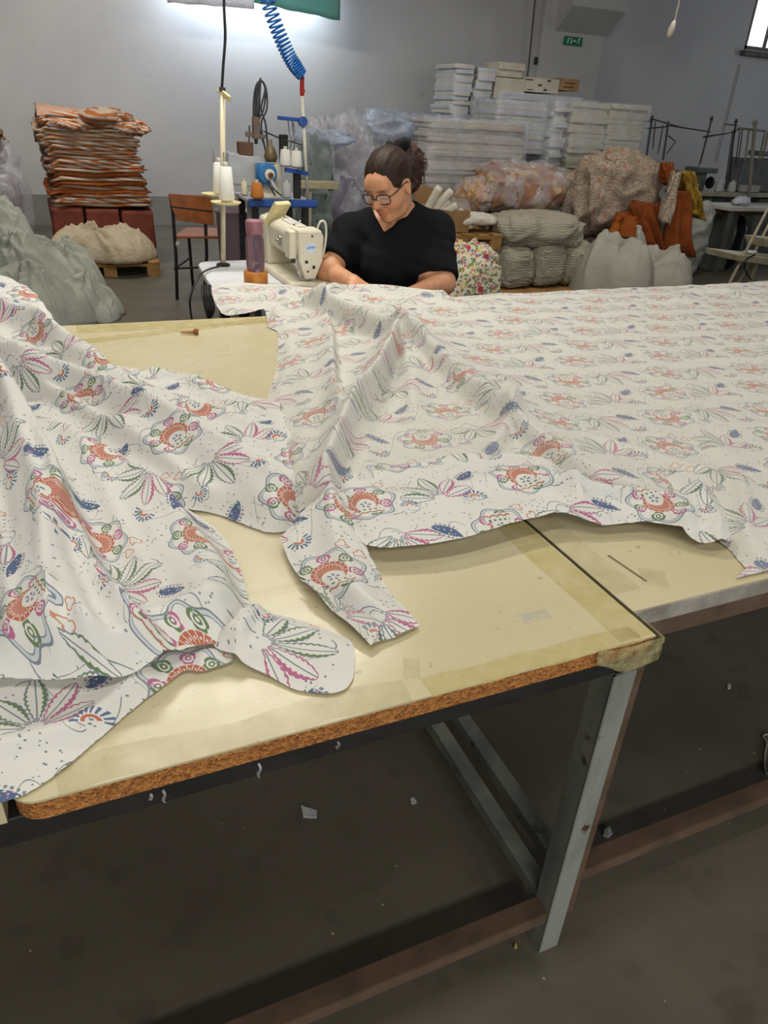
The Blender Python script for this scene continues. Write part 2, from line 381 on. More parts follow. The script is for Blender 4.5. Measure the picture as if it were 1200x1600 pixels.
# ------------------------------------------------------------------ the printed fabric
def print_material(name, fade, ground, ink=1.0):
    """block-print cotton: scalloped orange flowers, green and pink leaf sprigs, blue paisleys, little fans, specks"""
    t = NT(name); m = t.m_; A, U, X = t.add, t.sub, t.mul
    sp = t.node('ShaderNodeSeparateXYZ'); t.t.links.new(t.uv(), sp.inputs[0]); u, v = sp.outputs[0], sp.outputs[1]
    T, RH, SH = .312, .150, .196
    row = m('FLOOR', m('DIVIDE', v, RH)); fv = U(v, X(row, RH)); fu = m('FLOORED_MODULO', A(u, X(row, SH)), T)
    flip = U(1.0, X(m('FLOORED_MODULO', row, 2.0), 2.0))
    G0 = lin(ground)
    def C(c): return t.mix(fade, G0, lin(c))
    slate, orange, pink, green, navy, rose, pale = (C(c) for c in ('738190', 'bf5a30', 'bb5a8d', '57793f', '2f5488', 'c25a3c', 'cdd4d8'))
    def local(cx, cy, R, rot=0.0, flipped=True):
        x = m('DIVIDE', U(fu, cx), R); y = m('DIVIDE', U(fv, cy), R)
        if flipped: y = X(y, flip)
        if rot:
            c, s = math.cos(rot), math.sin(rot); x, y = A(X(x, c), X(y, s)), U(X(y, c), X(x, s))
        return x, y, m('SQRT', A(X(x, x), X(y, y))), m('ARCTAN2', y, x)
    def length(x, y): return m('SQRT', A(X(x, x), X(y, y)))
    col = G0
    # specks and tiny leaves scattered in clusters
    vo = t.node('ShaderNodeTexVoronoi'); vo.inputs['Scale'].default_value = 125; t.t.links.new(t.uv(), vo.inputs['Vector'])
    cl = t.gt(t.noise(26, 2, t.uv()), .50)
    col = t.mix(t.all(t.lt(vo.outputs['Distance'], .21), cl), col, slate)
    # thin wandering stems
    st = m('MAXIMUM', t.near(fv, A(.075, X(t.sin(X(fu, 2*math.pi/T*2)), .056)), .0011), t.near(fv, A(.07, X(t.sin(A(X(fu, 2*math.pi/T*3), 1.9)), .05)), .0009))
    col = t.mix(X(st, t.gt(t.noise(16, 1, t.uv()), .47)), col, slate)
    # ---- big flower
    x, y, r, th = local(.074, .075, .062)
    ro = A(.88, X(m('COSINE', X(th, 7.0)), .075)); ins = t.lt(r, ro)
    col = t.mix(ins, col, G0)
    col = t.mix(X(ins, t.gt(r, U(ro, .09))), col, pale)
    col = t.mix(t.near(r, ro, .02), col, slate)
    col = t.mix(t.near(r, U(ro, .10), .010), col, slate)
    k = X(th, 7/(2*math.pi)); idx = m('FLOOR', k); lx = X(U(U(k, idx), .5), X(r, 2*math.pi/7)); ly = U(r, .635)
    # three-lobed blossoms between the scallops
    ph = m('ARCTAN2', ly, lx); rr = length(lx, ly); lobe = X(.185, A(.72, X(t.abs(m('COSINE', X(A(ph, 1.5708), 1.5))), .35)))
    tre = t.all(t.lt(rr, lobe), t.gt(rr, .035), t.gt(t.abs(U(rr, .095)), .022))
    col = t.mix(tre, col, t.mix(m('FLOORED_MODULO', idx, 2.0), green, pink))
    # orange crescent with beaded ribs
    ri = length(x, A(y, .23)); cres = X(t.lt(r, .45), t.gt(ri, .28))
    col = t.mix(t.lt(r, .47), col, G0)
    bead = m('MAXIMUM', t.gt(m('COSINE', X(th, 17.0)), .86), X(t.lt(m('COSINE', X(th, 17.0)), -.45), t.near(r, .33, .035)))
    col = t.mix(X(cres, U(1.0, X(bead, .8))), col, orange)
    col = t.mix(t.all(t.lt(ri, .15), t.gt(m('COSINE', X(m('ARCTAN2', A(y, .23), x), 5.0)), 0.0), t.gt(ri, .05)), col, slate)
    zig = t.near(A(y, X(t.abs(t.sin(X(x, 14.0))), .06)), -.56, .03)
    col = t.mix(X(t.lt(t.abs(x), .40), t.near(y, -.55, .12)), col, G0)
    col = t.mix(X(zig, t.lt(t.abs(x), .40)), col, C('b5775c'))
    col = t.mix(t.all(t.lt(t.abs(x), .34), t.near(y, -.46, .03), t.gt(t.sin(X(x, 40.0)), 0.0)), col, green)
    # orange tulip buds outside the scallops
    for bx, by in ((.122, .128), (.140, .104)):
        bx_, by_, br, bt = local(bx, by, .012, flipped=False)
        col = t.mix(t.near(br, A(.45, X(t.abs(t.sin(X(bt, 1.5))), .4)), .10), col, C('cf8a66'))
    # ---- leaf sprig
    x, y, r, th = local(.206, .076, .064); y = A(y, .55); r = length(x, y); th = m('ARCTAN2', y, x)
    k = X(th, 5/math.pi); idx = m('FLOOR', k); d = X(U(U(k, idx), .5), X(r, math.pi/5)); ad = t.abs(d)
    L = U(1.32, X(t.abs(U(idx, 2.0)), .17)); tt = m('DIVIDE', U(r, .16), L, clamp=True)
    w = A(X(t.sin(X(m('POWER', tt, 1.25), math.pi)), .19), X(t.abs(t.sin(X(r, 22.0))), .028))
    up = t.all(t.gt(y, 0.0), t.gt(tt, .02), t.lt(tt, .98)); inl = X(up, t.lt(ad, w))
    hue = t.gt(idx, 2.5); hue = U(1.0, hue) if False else t.lt(idx, 1.5)
    col = t.mix(inl, col, G0)
    band = X(inl, t.gt(ad, A(X(w, A(.50, X(t.gt(d, 0.0), .22))), X(t.abs(t.sin(X(r, 26.0))), .03))))
    col = t.mix(band, col, t.mix(hue, green, pink))
    col = t.mix(X(inl, t.lt(ad, .014)), col, slate)
    col = t.mix(t.all(up, t.near(ad, w, .014)), col, t.mix(hue, slate, pink))
    # ---- blue paisley
    x, y, r, th = local(.283, .104, .040, .5); tt = m('DIVIDE', A(x, .5), 1.35, clamp=True)
    w = X(X(m('SQRT', tt), m('POWER', U(1.0, tt), .75)), .62); yy = t.abs(U(y, X(X(tt, tt), .25)))
    inside = X(t.lt(yy, w), t.all(t.gt(tt, .01), t.lt(tt, .99)))
    vp = t.node('ShaderNodeTexVoronoi'); vp.inputs['Scale'].default_value = 170; t.t.links.new(t.uv(), vp.inputs['Vector'])
    spc = t.node('ShaderNodeSeparateColor'); t.t.links.new(vp.outputs['Color'], spc.inputs[0])
    col = t.mix(inside, col, t.mix(t.lt(vp.outputs['Distance'], .33), navy, t.mix(t.gt(spc.outputs[0], .5), C('d0d8b8'), C('c58ab0'))))
    hair = t.all(t.near(yy, A(w, .1), .055), t.gt(t.sin(X(x, 34.0)), 0.0), t.gt(tt, .02), t.lt(tt, .8))
    col = t.mix(hair, col, slate)
    # ---- little fans
    for cx, cy, R in ((.268, .033, .023), (.146, .040, .016)):
        x, y, r, th = local(cx, cy, R)
        col = t.mix(t.all(t.gt(r, .48), t.lt(r, .95), t.gt(m('COSINE', X(th, 15.0)), .05), t.gt(A(th, .7), 0.0)), col, C('3f6690'))
        col = t.mix(t.all(t.gt(r, .22), t.lt(r, .40), t.gt(A(th, .3), 0.0)), col, rose)
    fine = t.noise(900, 2, t.uv())
    t.base(t.mix(X(fine, .16), col, lin('8f8d84')), .85, spec=.2)
    t.bump(t.noise(55, 5, t.uv()), .18, .004)
    sh = t.b.inputs.get('Sheen Weight')
    if sh: sh.default_value = .08
    tl = t.node('ShaderNodeBsdfTranslucent'); t.t.links.new(col, tl.inputs[0]); mx = t.node('ShaderNodeMixShader'); mx.inputs[0].default_value = .12
    t.t.links.new(t.b.outputs[0], mx.inputs[1]); t.t.links.new(tl.outputs[0], mx.inputs[2]); t.t.links.new(mx.outputs[0], t.out.inputs[0])
    return t.m
M_PRINT = print_material('block_print_cotton', .92, 'e9e8e2')
M_BACK = print_material('block_print_cotton_reverse', .74, 'e2e0d7')

def catmull2(p, k=4):
    out = []; n = len(p); p = np.asarray(p, float)
    for i in range(n):
        a, b, c, d = p[i-1], p[i], p[(i+1) % n], p[(i+2) % n]
        for j in range(k):
            t = j/k
            out.append(.5*(2*b + (c-a)*t + (2*a-5*b+4*c-d)*t*t + (3*b-a-3*c+d)*t**3))
    return np.array(out)
def seg_dist(q, a, b):
    d = b-a; L = max((d*d).sum(), 1e-12); t = np.clip(((q-a) @ d)/L, 0, 1)
    pr = a + t[:, None]*d; e = q-pr
    return np.hypot(e[:, 0], e[:, 1]), t, np.sign(d[0]*e[:, 1]-d[1]*e[:, 0]), pr
FOLD = 1.5
def cloth(name, parent, outline, ridges, m, uv, cell=.008, h0=.003, puff=.006, wr=.004, edge=.035, smooth=3, label=None, zb=TZ, wscale=9):
    """a sheet lying on the table: outline points (photo pixel[, height]) and fold lines, gridded and lifted"""
    hs = [(h0 if len(o) in (2, 4) else o[2]) for o in outline]
    pts = [G(o[0], o[1], zb+h) if len(o) < 4 else Vector(o[:3]) for o, h in zip(outline, hs)]
    poly = catmull2([(p.x, p.y, h) for p, h in zip(pts, hs)], smooth); bh = poly[:, 2]; poly = poly[:, :2]
    lo, hi = poly.min(0)-cell, poly.max(0)+cell
    nx, ny = (int((hi[i]-lo[i])/cell)+2 for i in (0, 1))
    gx, gy = np.meshgrid(lo[0]+cell*np.arange(nx), lo[1]+cell*np.arange(ny)); q = np.stack([gx.ravel(), gy.ravel()], 1)
    ins = np.zeros(len(q), bool); best = np.full(len(q), 9.); bp = np.zeros_like(q)
    for i in range(len(poly)):
        a, b = poly[i-1], poly[i]
        if a[1] != b[1]:
            c = ((a[1] > q[:, 1]) != (b[1] > q[:, 1])) & (q[:, 0] < (b[0]-a[0])*(q[:, 1]-a[1])/(b[1]-a[1])+a[0]); ins ^= c
        d, _, _, pr = seg_dist(q, a, b); k = d < best; best[k] = d[k]; bp[k] = pr[k]
    idx = np.arange(nx*ny).reshape(ny, nx); quads = np.stack([idx[:-1, :-1], idx[:-1, 1:], idx[1:, 1:], idx[1:, :-1]], -1).reshape(-1, 4)
    quads = quads[ins[quads].sum(1) >= 1]
    q2 = q.copy(); q2[~ins] = bp[~ins]; dist = np.where(ins, best, 0)
    used = np.unique(quads); remap = np.full(nx*ny, -1); remap[used] = np.arange(len(used)); quads = remap[quads]; q2 = q2[used]; dist = dist[used]
    num = np.zeros(len(q2)); den = np.zeros(len(q2))
    for p, h in zip(poly, bh):
        w = 1/(((q2-p)**2).sum(1)+1e-4)**1.5; num += w*h; den += w
    z = num/den
    ef = np.clip(dist/edge, 0, 1); ef = ef*ef*(3-2*ef)
    z += puff*ef
    bend = np.zeros((len(q2), 2))
    for R in ridges:
        pl, h, wl, wrt = R[0], R[1]*FOLD, R[2], R[3]; ends = R[4] if len(R) > 4 else (1, 1); keep = R[5] if len(R) > 5 else 0
        w3 = smooth_path([G(a, b, zb+h*.8+.004) for a, b in pl], 4); w2 = np.array([(p.x, p.y) for p in w3]); n = len(w2)-1
        bd = np.full(len(q2), 9.); bs = np.ones(len(q2)); bt = np.zeros(len(q2))
        for i in range(n):
            d, t, s, _ = seg_dist(q2, w2[i], w2[i+1]); k = d < bd; bd[k] = d[k]; bs[k] = s[k]; bt[k] = (i+t[k])/n
        wd = np.where(bs > 0, wl, wrt); am = ends[0]+(ends[1]-ends[0])*bt
        z += h*am*np.exp(-(bd/wd)**1.3*1.25)*(keep+(1-keep)*ef)
    for i in range(len(q2)):
        x, y = q2[i]
        a = noise.noise((x*wscale, y*wscale, 1.7)) + .5*noise.noise((x*wscale*2.3+5, y*wscale*2.3, .3)) + .7*(1-2*abs(noise.noise((x*wscale*.8+y*3, y*wscale*.5, 9.1))))
        z[i] += wr*a*(.25+.75*ef[i])
    z = np.maximum(z, .0015)
    mb = MB(); mb.v = [Vector((x, y, zb+h)) for (x, y), h in zip(q2, z)]; mb.f = [tuple(f) for f in quads.tolist()]
    A, ax_, ay_, ah, mu, mv = uv[:6]; K = uv[6] if len(uv) > 6 else 1.0; c, s = math.cos(A), math.sin(A)      # print turned by A, motif point (mu, mv) put at a photo pixel
    an_ = G(ax_, ay_, zb+ah); ou = mu/K-(an_.x*c-an_.y*s+.35*ah); ov = mv/K-(an_.x*s+an_.y*c+.5*ah)
    gu = q2[:, 0]*c - q2[:, 1]*s + ou; gv = q2[:, 0]*s + q2[:, 1]*c + ov
    mb.uv = np.stack([gu + .35*z, gv + .5*z], 1)*K
    o = mb.build(name, m, parent, smooth=True, label=label)
    sm = o.modifiers.new('relax', 'SMOOTH'); sm.factor = .5; sm.iterations = 3
    return o

# the sheet on the right: its reverse side up, running from the sewing machine over the whole right-hand table
FR = thing('printed_fabric', (1.3, 1.5, TZ), 'pale floral cotton sheet spread over the right table, front hem turned up', 'fabric')
cloth('reverse_sheet', FR,
      [(330, 449, .012), (360, 444, .012), (400, 446, .01), (450, 447, .01), (500, 452, .015), (560, 451, .03), (620, 455, .03), (660, 462, .02), (690, 466, .006), (760, 462), (880, 457), (1000, 451), (1090, 447), (1200, 441),
       (4.9, 2.55, 0, 0), (4.9, 1.5, 0, 0), (4.9, .70, 0, 0), (2.0, .66, 0, 0), (1200, 893), (1165, 888), (1130, 850), (1060, 812, .02), (950, 785, .02), (850, 775, .03), (760, 785, .03), (640, 815, .03), (570, 820, .03), (500, 790, .02), (445, 812),
       (437, 822), (446, 772), (439, 743), (426, 699), (419, 662), (417, 625), (424, 600), (432, 573), (434, 520), (419, 511), (413, 483), (400, 486), (375, 491), (346, 490)],
      [([(505, 470), (560, 490), (620, 512), (680, 548), (740, 600), (800, 648), (860, 690), (915, 722)], .060, .15, .007, (1, .45)),
       ([(500, 458), (560, 468), (615, 486), (660, 506)], .022, .03, .014, (.6, .5)),
       ([(430, 452), (500, 456), (560, 455), (640, 460), (690, 466)], .032, .03, .03, (.4, .8), .5),
       ([(415, 480), (460, 472), (500, 480), (516, 502), (521, 545), (524, 600), (532, 645)], .034, .008, .055, (.5, 1)),
       ([(622, 514), (600, 562), (573, 598), (545, 645), (522, 700), (500, 760)], .066, .008, .055, (1, .8)),
       ([(624, 512), (634, 560), (640, 610), (652, 660)], .030, .05, .014, (1, .1)),
       ([(652, 542), (650, 600), (640, 680)], .014, .03, .03, (1, .3)),
       ([(800, 650), (785, 682), (766, 716)], .030, .02, .035, (1, .6)),
       ([(470, 560), (478, 640), (470, 720)], .012, .03, .05, (.5, 1)),
       ([(560, 640), (575, 700), (570, 760)], .016, .03, .04, (.6, 1)),
       ([(700, 690), (735, 660), (765, 640)], .012, .03, .03, (.5, 1)),
       ([(990, 540), (1060, 640), (1110, 715)], .010, .05, .02, (.4, 1)),
       ([(930, 700), (1020, 726), (1090, 748)], .014, .03, .02, (.5, 1)),
       ([(700, 480), (830, 520), (960, 590)], .008, .07, .05, (1, .4)),
       ([(1050, 470), (1100, 452), (1160, 462)], .012, .04, .05),
       ([(1150, 760), (1160, 820), (1150, 860)], .016, .03, .02)],
      M_BACK, (.06, 878, 632, .02, .074, .075), cell=.0065, puff=.012, wr=.004)
cloth('turned_hem', FR,
      [(526, 748, .030), (600, 737, .032), (680, 717, .034), (745, 711, .034), (850, 717, .030), (950, 722, .026), (1050, 733, .024), (1100, 757, .02), (1140, 800, .016), (1150, 838, .010), (1125, 853, .012), (1095, 850, .014), (1060, 833, .02), (1010, 815, .024),
       (945, 822, .02), (900, 806, .034), (870, 800, .038), (840, 809, .036), (800, 818, .036), (720, 842, .034), (640, 853, .032), (567, 851, .030), (545, 800, .030)],
      [([(560, 800), (680, 796), (780, 770), (850, 760)], .012, .04, .02, (.4, 1)),
       ([(840, 775), (930, 785), (1040, 790)], .018, .03, .015, (1, .8)),
       ([(1090, 760), (1080, 800), (1060, 832)], .022, .015, .03, (.4, 1), .5),
       ([(1060, 760), (1110, 800), (1130, 850)], .020, .02, .02, (.5, 1), .5),
       ([(900, 800), (880, 770)], .014, .02, .02)],
      M_PRINT, (.02, 813, 752, .04, .074, .075), cell=.0055, puff=.012, wr=.0045, edge=.02, smooth=2)
cloth('hanging_flap', FR,
      [(523, 750, .036), (480, 792, .03), (437, 840, .018), (452, 880, .014), (466, 902, .012), (520, 955, .008), (580, 1007, .005), (620, 996, .004), (657, 978, .004), (632, 950, .010), (610, 927, .012), (585, 880, .018), (567, 843, .028), (545, 797, .036)],
      [([(474, 903), (530, 925), (590, 952)], .024, .03, .006, (.6, .8), .6),
       ([(515, 770), (520, 850), (560, 930)], .016, .03, .03)],
      M_PRINT, (-.12, 516, 905, .015, .074, .075), cell=.0045, puff=.006, wr=.003, edge=.02, smooth=1)
cloth('flap_fold', FR, [(464, 902, .018), (500, 912, .024), (545, 927, .026), (604, 946, .024), (594, 985, .018), (580, 1010, .010), (520, 956, .014)], [], M_BACK, (.9, 540, 950, .02, .206, .06), cell=.004, puff=.004, wr=.002, edge=.012, smooth=1)

# the heap on the left: printed side up, gathered in folds that fan out from the left
FL = thing('printed_fabric', (.0, 1.4, TZ), 'vivid floral cotton gathered in a heap of fanned folds on the left table', 'fabric')
cloth('back_layer', FL,
      [(-260, 400, .10), (-80, 440, .12), (0, 470, .11), (40, 490, .09), (90, 532, .05), (150, 574, .02), (230, 580, .02), (300, 597, .012), (380, 617, .008), (424, 627), (480, 650), (480, 790), (437, 834), (370, 816), (320, 800), (200, 790, .02), (60, 800, .04), (-250, 800, .05)],
      [([(-150, 540), (0, 587), (110, 600), (220, 645), (320, 690), (430, 745)], .050, .05, .018, (1.2, .6)),
       ([(-100, 500), (60, 540), (150, 585), (230, 620), (330, 640), (430, 668)], .034, .05, .02, (1.2, .4)),
       ([(-60, 480), (40, 515), (100, 550), (160, 590)], .035, .03, .03, (1, .3)),
       ([(200, 680), (320, 730), (440, 790)], .022, .05, .03, (1, .6)),
       ([(240, 590), (300, 600), (370, 618)], .018, .015, .02, (1, .4)),
       ([(110, 600), (250, 690), (420, 800)], .014, .04, .03),
       ([(-60, 560), (80, 575), (180, 618), (280, 655), (420, 700)], .022, .03, .012, (1, .5)),
       ([(0, 600), (90, 630), (180, 680), (260, 725), (350, 790)], .026, .03, .012, (1, .6)),
       ([(20, 500), (80, 560), (140, 600)], .02, .02, .012, (1, .5)), ([(300, 610), (360, 640), (430, 655)], .012, .02, .012)],
      M_PRINT, (-.25, 128, 622, .06, .074, .075), cell=.007, puff=.014, wr=.005)
cloth('main_layer', FL,
      [(-260, 560, .14), (-100, 590, .13), (0, 640, .115), (66, 655, .095), (121, 680, .085), (165, 708, .075), (205, 730, .065), (238, 763, .055), (286, 792, .04), (330, 820, .028), (358, 852, .018), (377, 890, .014), (388, 935, .012), (396, 958, .014), (365, 1000, .022), (300, 1012, .026), (255, 1034, .028), (190, 1066, .026), (100, 1068, .028), (0, 1060, .032), (-260, 1040, .06)],
      [([(-100, 640), (0, 658), (66, 672), (121, 694), (165, 722), (220, 770), (290, 830), (350, 900)], .030, .016, .05, (1, .6), .5),
       ([(0, 690), (37, 712), (82, 775), (120, 837), (155, 900), (200, 967), (275, 1003)], .046, .012, .05, (1.0, .7), .3),
       ([(-60, 700), (0, 711), (44, 724), (73, 760), (106, 815), (100, 900), (130, 975), (155, 1040)], .040, .014, .045, (1.1, .6), .3),
       ([(-80, 760), (10, 780), (40, 850), (50, 950), (60, 1040)], .026, .03, .04, (1, .6)),
       ([(160, 760), (230, 850), (290, 930), (340, 975)], .018, .05, .04, (.6, 1)),
       ([(230, 800), (290, 870), (330, 940)], .012, .03, .03),
       ([(200, 1000), (280, 985), (360, 965)], .014, .03, .02),
       ([(-40, 690), (20, 720), (55, 790), (80, 860), (85, 940), (95, 1040)], .030, .012, .03, (1, .7)),
       ([(60, 665), (115, 720), (160, 790), (205, 870), (250, 930)], .020, .014, .03, (1, .4)),
       ([(0, 820), (15, 900), (25, 980), (30, 1050)], .020, .014, .025, (1, .8)),
       ([(100, 1000), (140, 1030), (190, 1055)], .010, .01, .02)],
      M_PRINT, (1.25, 150, 845, .06, .074, .075, 1.22), cell=.0065, puff=.012, wr=.005)
cloth('front_layer', FL,
      [(-260, 1000, .03), (0, 1035, .015), (150, 1045, .012), (250, 1015, .01), (330, 1005, .008), (365, 1031, .006), (305, 1052, .004), (297, 1040, .006), (265, 1066), (215, 1103), (130, 1176), (60, 1230), (0, 1256), (-100, 1284), (-260, 1300)],
      [([(-100, 1180), (60, 1150), (160, 1110), (230, 1050)], .014, .03, .012, (.8, 1)),
       ([(290, 1030), (330, 1020), (360, 1025)], .012, .01, .01)],
      M_PRINT, (.0, 62, 1125, .01, .206, .060, 1.1), cell=.006, puff=.006, wr=.002, edge=.02)
cloth('trailing_corner', FL,
      [(335, 990, .026), (390, 944, .026), (412, 955, .012), (470, 970, .008), (520, 988, .005), (551, 1005), (554, 1040), (549, 1066), (525, 1084), (465, 1079), (420, 1056, .006), (365, 1030, .012), (335, 1012, .02)],
      [([(350, 1000), (430, 1020), (520, 1050)], .010, .03, .02, (1, .2)), ([(405, 955), (385, 990), (370, 1025)], .012, .006, .02, (1, 1), .6)],
      M_PRINT, (1.9, 440, 1020, .01, .206, .060), cell=.005, puff=.005, wr=.002, edge=.02)

cloth('loose_edge', FL, [(-40, 420, .13), (40, 446, .12), (76, 486, .08), (106, 538, .015), (72, 534, .03), (20, 490, .10), (-40, 470, .12)], [([(0, 450), (50, 480), (90, 528)], .012, .02, .01)], M_PRINT, (.6, 50, 480, .1, .26, .12), cell=.005, puff=.004, wr=.003, edge=.015)
# ------------------------------------------------------------------ sewing station behind the cutting table
MT = .768
M_WHITE = mat('white_laminate', 'dcdde0', 'cfd0d4', .4, 6)
M_BLACKM = mat('black_metal', '1d1c1c', '121212', .45, 20)
M_CREAM = mat('cream_enamel', 'e2dcc6', 'd3ccb4', .35, 6)
M_CREAM2 = mat('yellowed_plastic', 'dccf9c', 'cdbd86', .4, 6)
M_STEEL = mat('polished_steel', 'b9b6b0', '8f8b86', .25, 30, metal=.9)
M_RUB = mat('black_rubber', '191919', '101010', .5, 20)
ST = thing('sewing_table', (.75, 2.9, 0), 'white-topped sewing machine table on black legs behind the cutting table', 'table')
out = [(.566, 3.33), (.545, 3.08), (.535, 2.90), (.56, 2.83), (.62, 2.78), (1.01, 2.67), (1.02, 3.42), (.62, 3.40), (.58, 3.37)]
MB().prism([(x, y, MT-.028) for x, y in out], (0, 0, .028)).build('tabletop', M_WHITE, ST, bevel=.006)
for x, y in ((.66, 2.90), (.97, 2.76), (.66, 3.28), (.97, 3.32)): MB().bar((x, y, 0), (x, y, MT-.03), .04).build('leg', M_BLACKM, ST)
MB().bar((.66, 2.90, .12), (.97, 2.76, .12), .03).build('stretcher', M_BLACKM, ST)
MB().bar((.66, 3.28, .12), (.97, 3.32, .12), .03).build('stretcher', M_BLACKM, ST)
# lockstitch machine, needle end towards the camera
SM = thing('sewing_machine', (.9, 3.05, MT), 'cream industrial sewing machine, its badge end turned to the camera', 'sewing machine')
z0 = MT
MB().box((.905, 3.04, z0+.012), (.17, .54, .024)).build('bed', M_CREAM, SM, bevel=.008)
MB().box((.90, 3.25, z0+.115), (.125, .15, .19)).build('column', M_CREAM, SM, bevel=.02, segs=4)
pr = [(.845, 0, z0+.105), (.955, 0, z0+.105), (.955, 0, z0+.185), (.935, 0, z0+.215), (.87, 0, z0+.215), (.845, 0, z0+.19)]
MB().prism([(x, 2.87, z) for x, _, z in pr], (0, .46, 0)).build('arm', M_CREAM, SM, bevel=.012, segs=3)
# head with its face plate (narrowing downwards)
fp = [(.856, z0+.215), (.952, z0+.215), (.964, z0+.19), (.960, z0+.10), (.930, z0+.030), (.890, z0+.030), (.864, z0+.10)]
MB().prism([(x, 2.80, z) for x, z in fp], (0, .10, 0)).build('head', M_CREAM, SM, bevel=.006, segs=3)
plate = MB().prism([(x*.94+.0545, 2.797, (z-z0-.12)*.94+z0+.12) for x, z in fp], (0, .006, 0)).build('face_plate', M_CREAM, SM, bevel=.003)
for x, z, r in ((.915, z0+.193, .004), (.892, z0+.098, .0065), (.922, z0+.078, .0065), (.898, z0+.062, .004)):
    MB().lathe((x, 2.798, z), [(r, 0), (r, .004), (r*.6, .0055)], 12, (0, -1, 0)).build('screw', M_BLACKM, plate, smooth=False)
mb = MB(); n = 24                          # pale-blue shield badge
vs = [(.911+.024*math.cos(2*math.pi*i/n)*(1 if math.sin(2*math.pi*i/n) > 0 else .86), 2.7965, z0+.150+.019*math.sin(2*math.pi*i/n)) for i in range(n)]
badge = mb.prism(vs, (0, .002, 0)).build('badge', mat('badge_blue_white', 'd3e2f2', 'c4d8ee', .3), SM, label='pale blue oval badge with blue lettering')
ft = bpy.data.curves.new('lettering', 'FONT'); ft.body = '‹JENKI'; ft.size = .0125; ft.align_x = 'CENTER'; ft.align_y = 'CENTER'; ft.extrude = .0004; ft.shear = .3
def text_mesh(curve, name, m, parent, M):
    o = bpy.data.objects.new(name, curve); COL.objects.link(o)
    dg = bpy.context.evaluated_depsgraph_get(); me = bpy.data.meshes.new_from_object(o.evaluated_get(dg)); bpy.data.objects.remove(o)
    me.transform(M); me.name = name; ob = bpy.data.objects.new(name, me); COL.objects.link(ob); me.materials.append(m)
    if parent is not None:
        ob.parent = parent; me.transform(Matrix.Translation(-ROOT[parent]))
    return ob
text_mesh(ft, 'lettering', mat('badge_ink', '2357a8', '1d4b96', .4), badge, Matrix.Translation((.910, 2.7960, z0+.151)) @ Matrix.Rotation(math.pi/2, 4, 'X'))
MB().box((.855, 2.86, z0+.155), (.045, .07, .105)).build('light_cover', M_CREAM, SM, bevel=.008, segs=3)
MB().box((.848, 2.83, z0+.098), (.014, .02, .014)).build('lever', M_BLACKM, SM)
MB().bar((.866, 2.81, z0+.15), (.866, 2.815, z0+.05), .012, .006).bar((.861, 2.82, z0+.12), (.874, 2.815, z0+.028), .005).build('take_up_rod', M_STEEL, SM)
MB().tube([(.905, 2.82, z0+.05), (.905, 2.82, z0+.02)], .004, 8).tube([(.917, 2.825, z0+.05), (.917, 2.825, z0+.012)], .004, 8).build('needle_bar', M_STEEL, SM)
MB().box((.905, 2.815, z0+.019), (.022, .034, .005)).box((.89, 2.82, z0+.03), (.03, .01, .012)).build('presser_foot', M_STEEL, SM, bevel=.001)
MB().tube(smooth_path([(.955, 2.86, z0+.205), (.965, 2.85, z0+.238), (.985, 2.85, z0+.235), (.990, 2.85, z0+.19), (.978, 2.84, z0+.13), (.965, 2.83, z0+.11)]), .0045, 8).build('air_tube', mat('white_tubing', 'e6e2d4', None, .4), SM, smooth=True)
q = P(432, 332, 3.2)
MB().box((q.x-.005, 3.17, q.z), (.085, .022, .115), rz(.5) @ rx(.65)).box((q.x-.012, 3.155, q.z+.006), (.06, .016, .085), rz(.5) @ rx(.65)).build('control_panel', M_CREAM2, SM, bevel=.004)
MB().lathe((.915, 3.2, z0+.215), [(.012, 0), (.012, .016), (.007, .02)], 12).build('oil_cap', M_CREAM, SM)
MB().box((.90, 3.02, z0+.216), (.05, .14, .004)).build('arm_cover', mat('brushed_cover', 'd5d2c8', None, .35), SM, bevel=.001)
for y, x in ((2.92, .88), (3.0, .93), (3.1, .885)): MB().lathe((x, y, z0+.2155), [(.005, 0), (.005, .006), (.003, .008)], 10).build('thread_guide', M_STEEL, SM)
MB().lathe((.845, 2.99, z0+.15), [(.018, 0), (.018, .008), (.006, .010), (.006, .02)], 16, (-1, 0, 0)).build('tension_dial', M_STEEL, SM)
MB().lathe((.90, 3.33, z0+.15), [(.05, 0), (.065, .008), (.065, .03), (.03, .036)], 24, (0, 1, 0)).build('hand_wheel', M_BLACKM, SM)
# thread stand with two spool plates
p0 = Vector((.665, 3.28, MT))
TS = thing('thread_stand', p0, 'cream thread stand post with two round spool plates on the sewing table', 'stand')
tp = P(347, 140, 3.28)
MB().tube([p0, (tp.x+.002, 3.28, tp.z)], .011, 10).build('post', mat('cream_paint', 'd8ceb0', 'c9be9f', .45), TS, smooth=True)
MB().lathe(p0, [(.03, 0), (.03, .008), (.014, .014)], 14).build('foot', M_BLACKM, TS)
for (px, py, yy, rad) in ((353, 318, 3.21, .062), (337, 305, 3.36, .06)):
    c = P(px, py, yy)
    pl = MB().lathe(c, [(.006, -.004), (rad*.8, -.004), (rad, .004), (rad, .008), (rad*.82, .003), (.006, .003)], 28).build('spool_plate', M_CREAM2, TS, smooth=True)
    MB().tube([c, c+Vector((0, 0, .19))], .003, 6).build('spool_pin', M_STEEL, pl)
a = Vector((tp.x, 3.28, tp.z-.01)); b = P(359, 155, 3.22)
MB().bar(a, b, .012, .02).bar(a, a-Vector((.02, 0, -.008)), .012, .015).build('guide_arm', M_CREAM2, TS, bevel=.002)
MB().box(tp, (.024, .024, .016)).build('top_clamp', M_BLACKM, TS, bevel=.003)
M_THREAD = {}
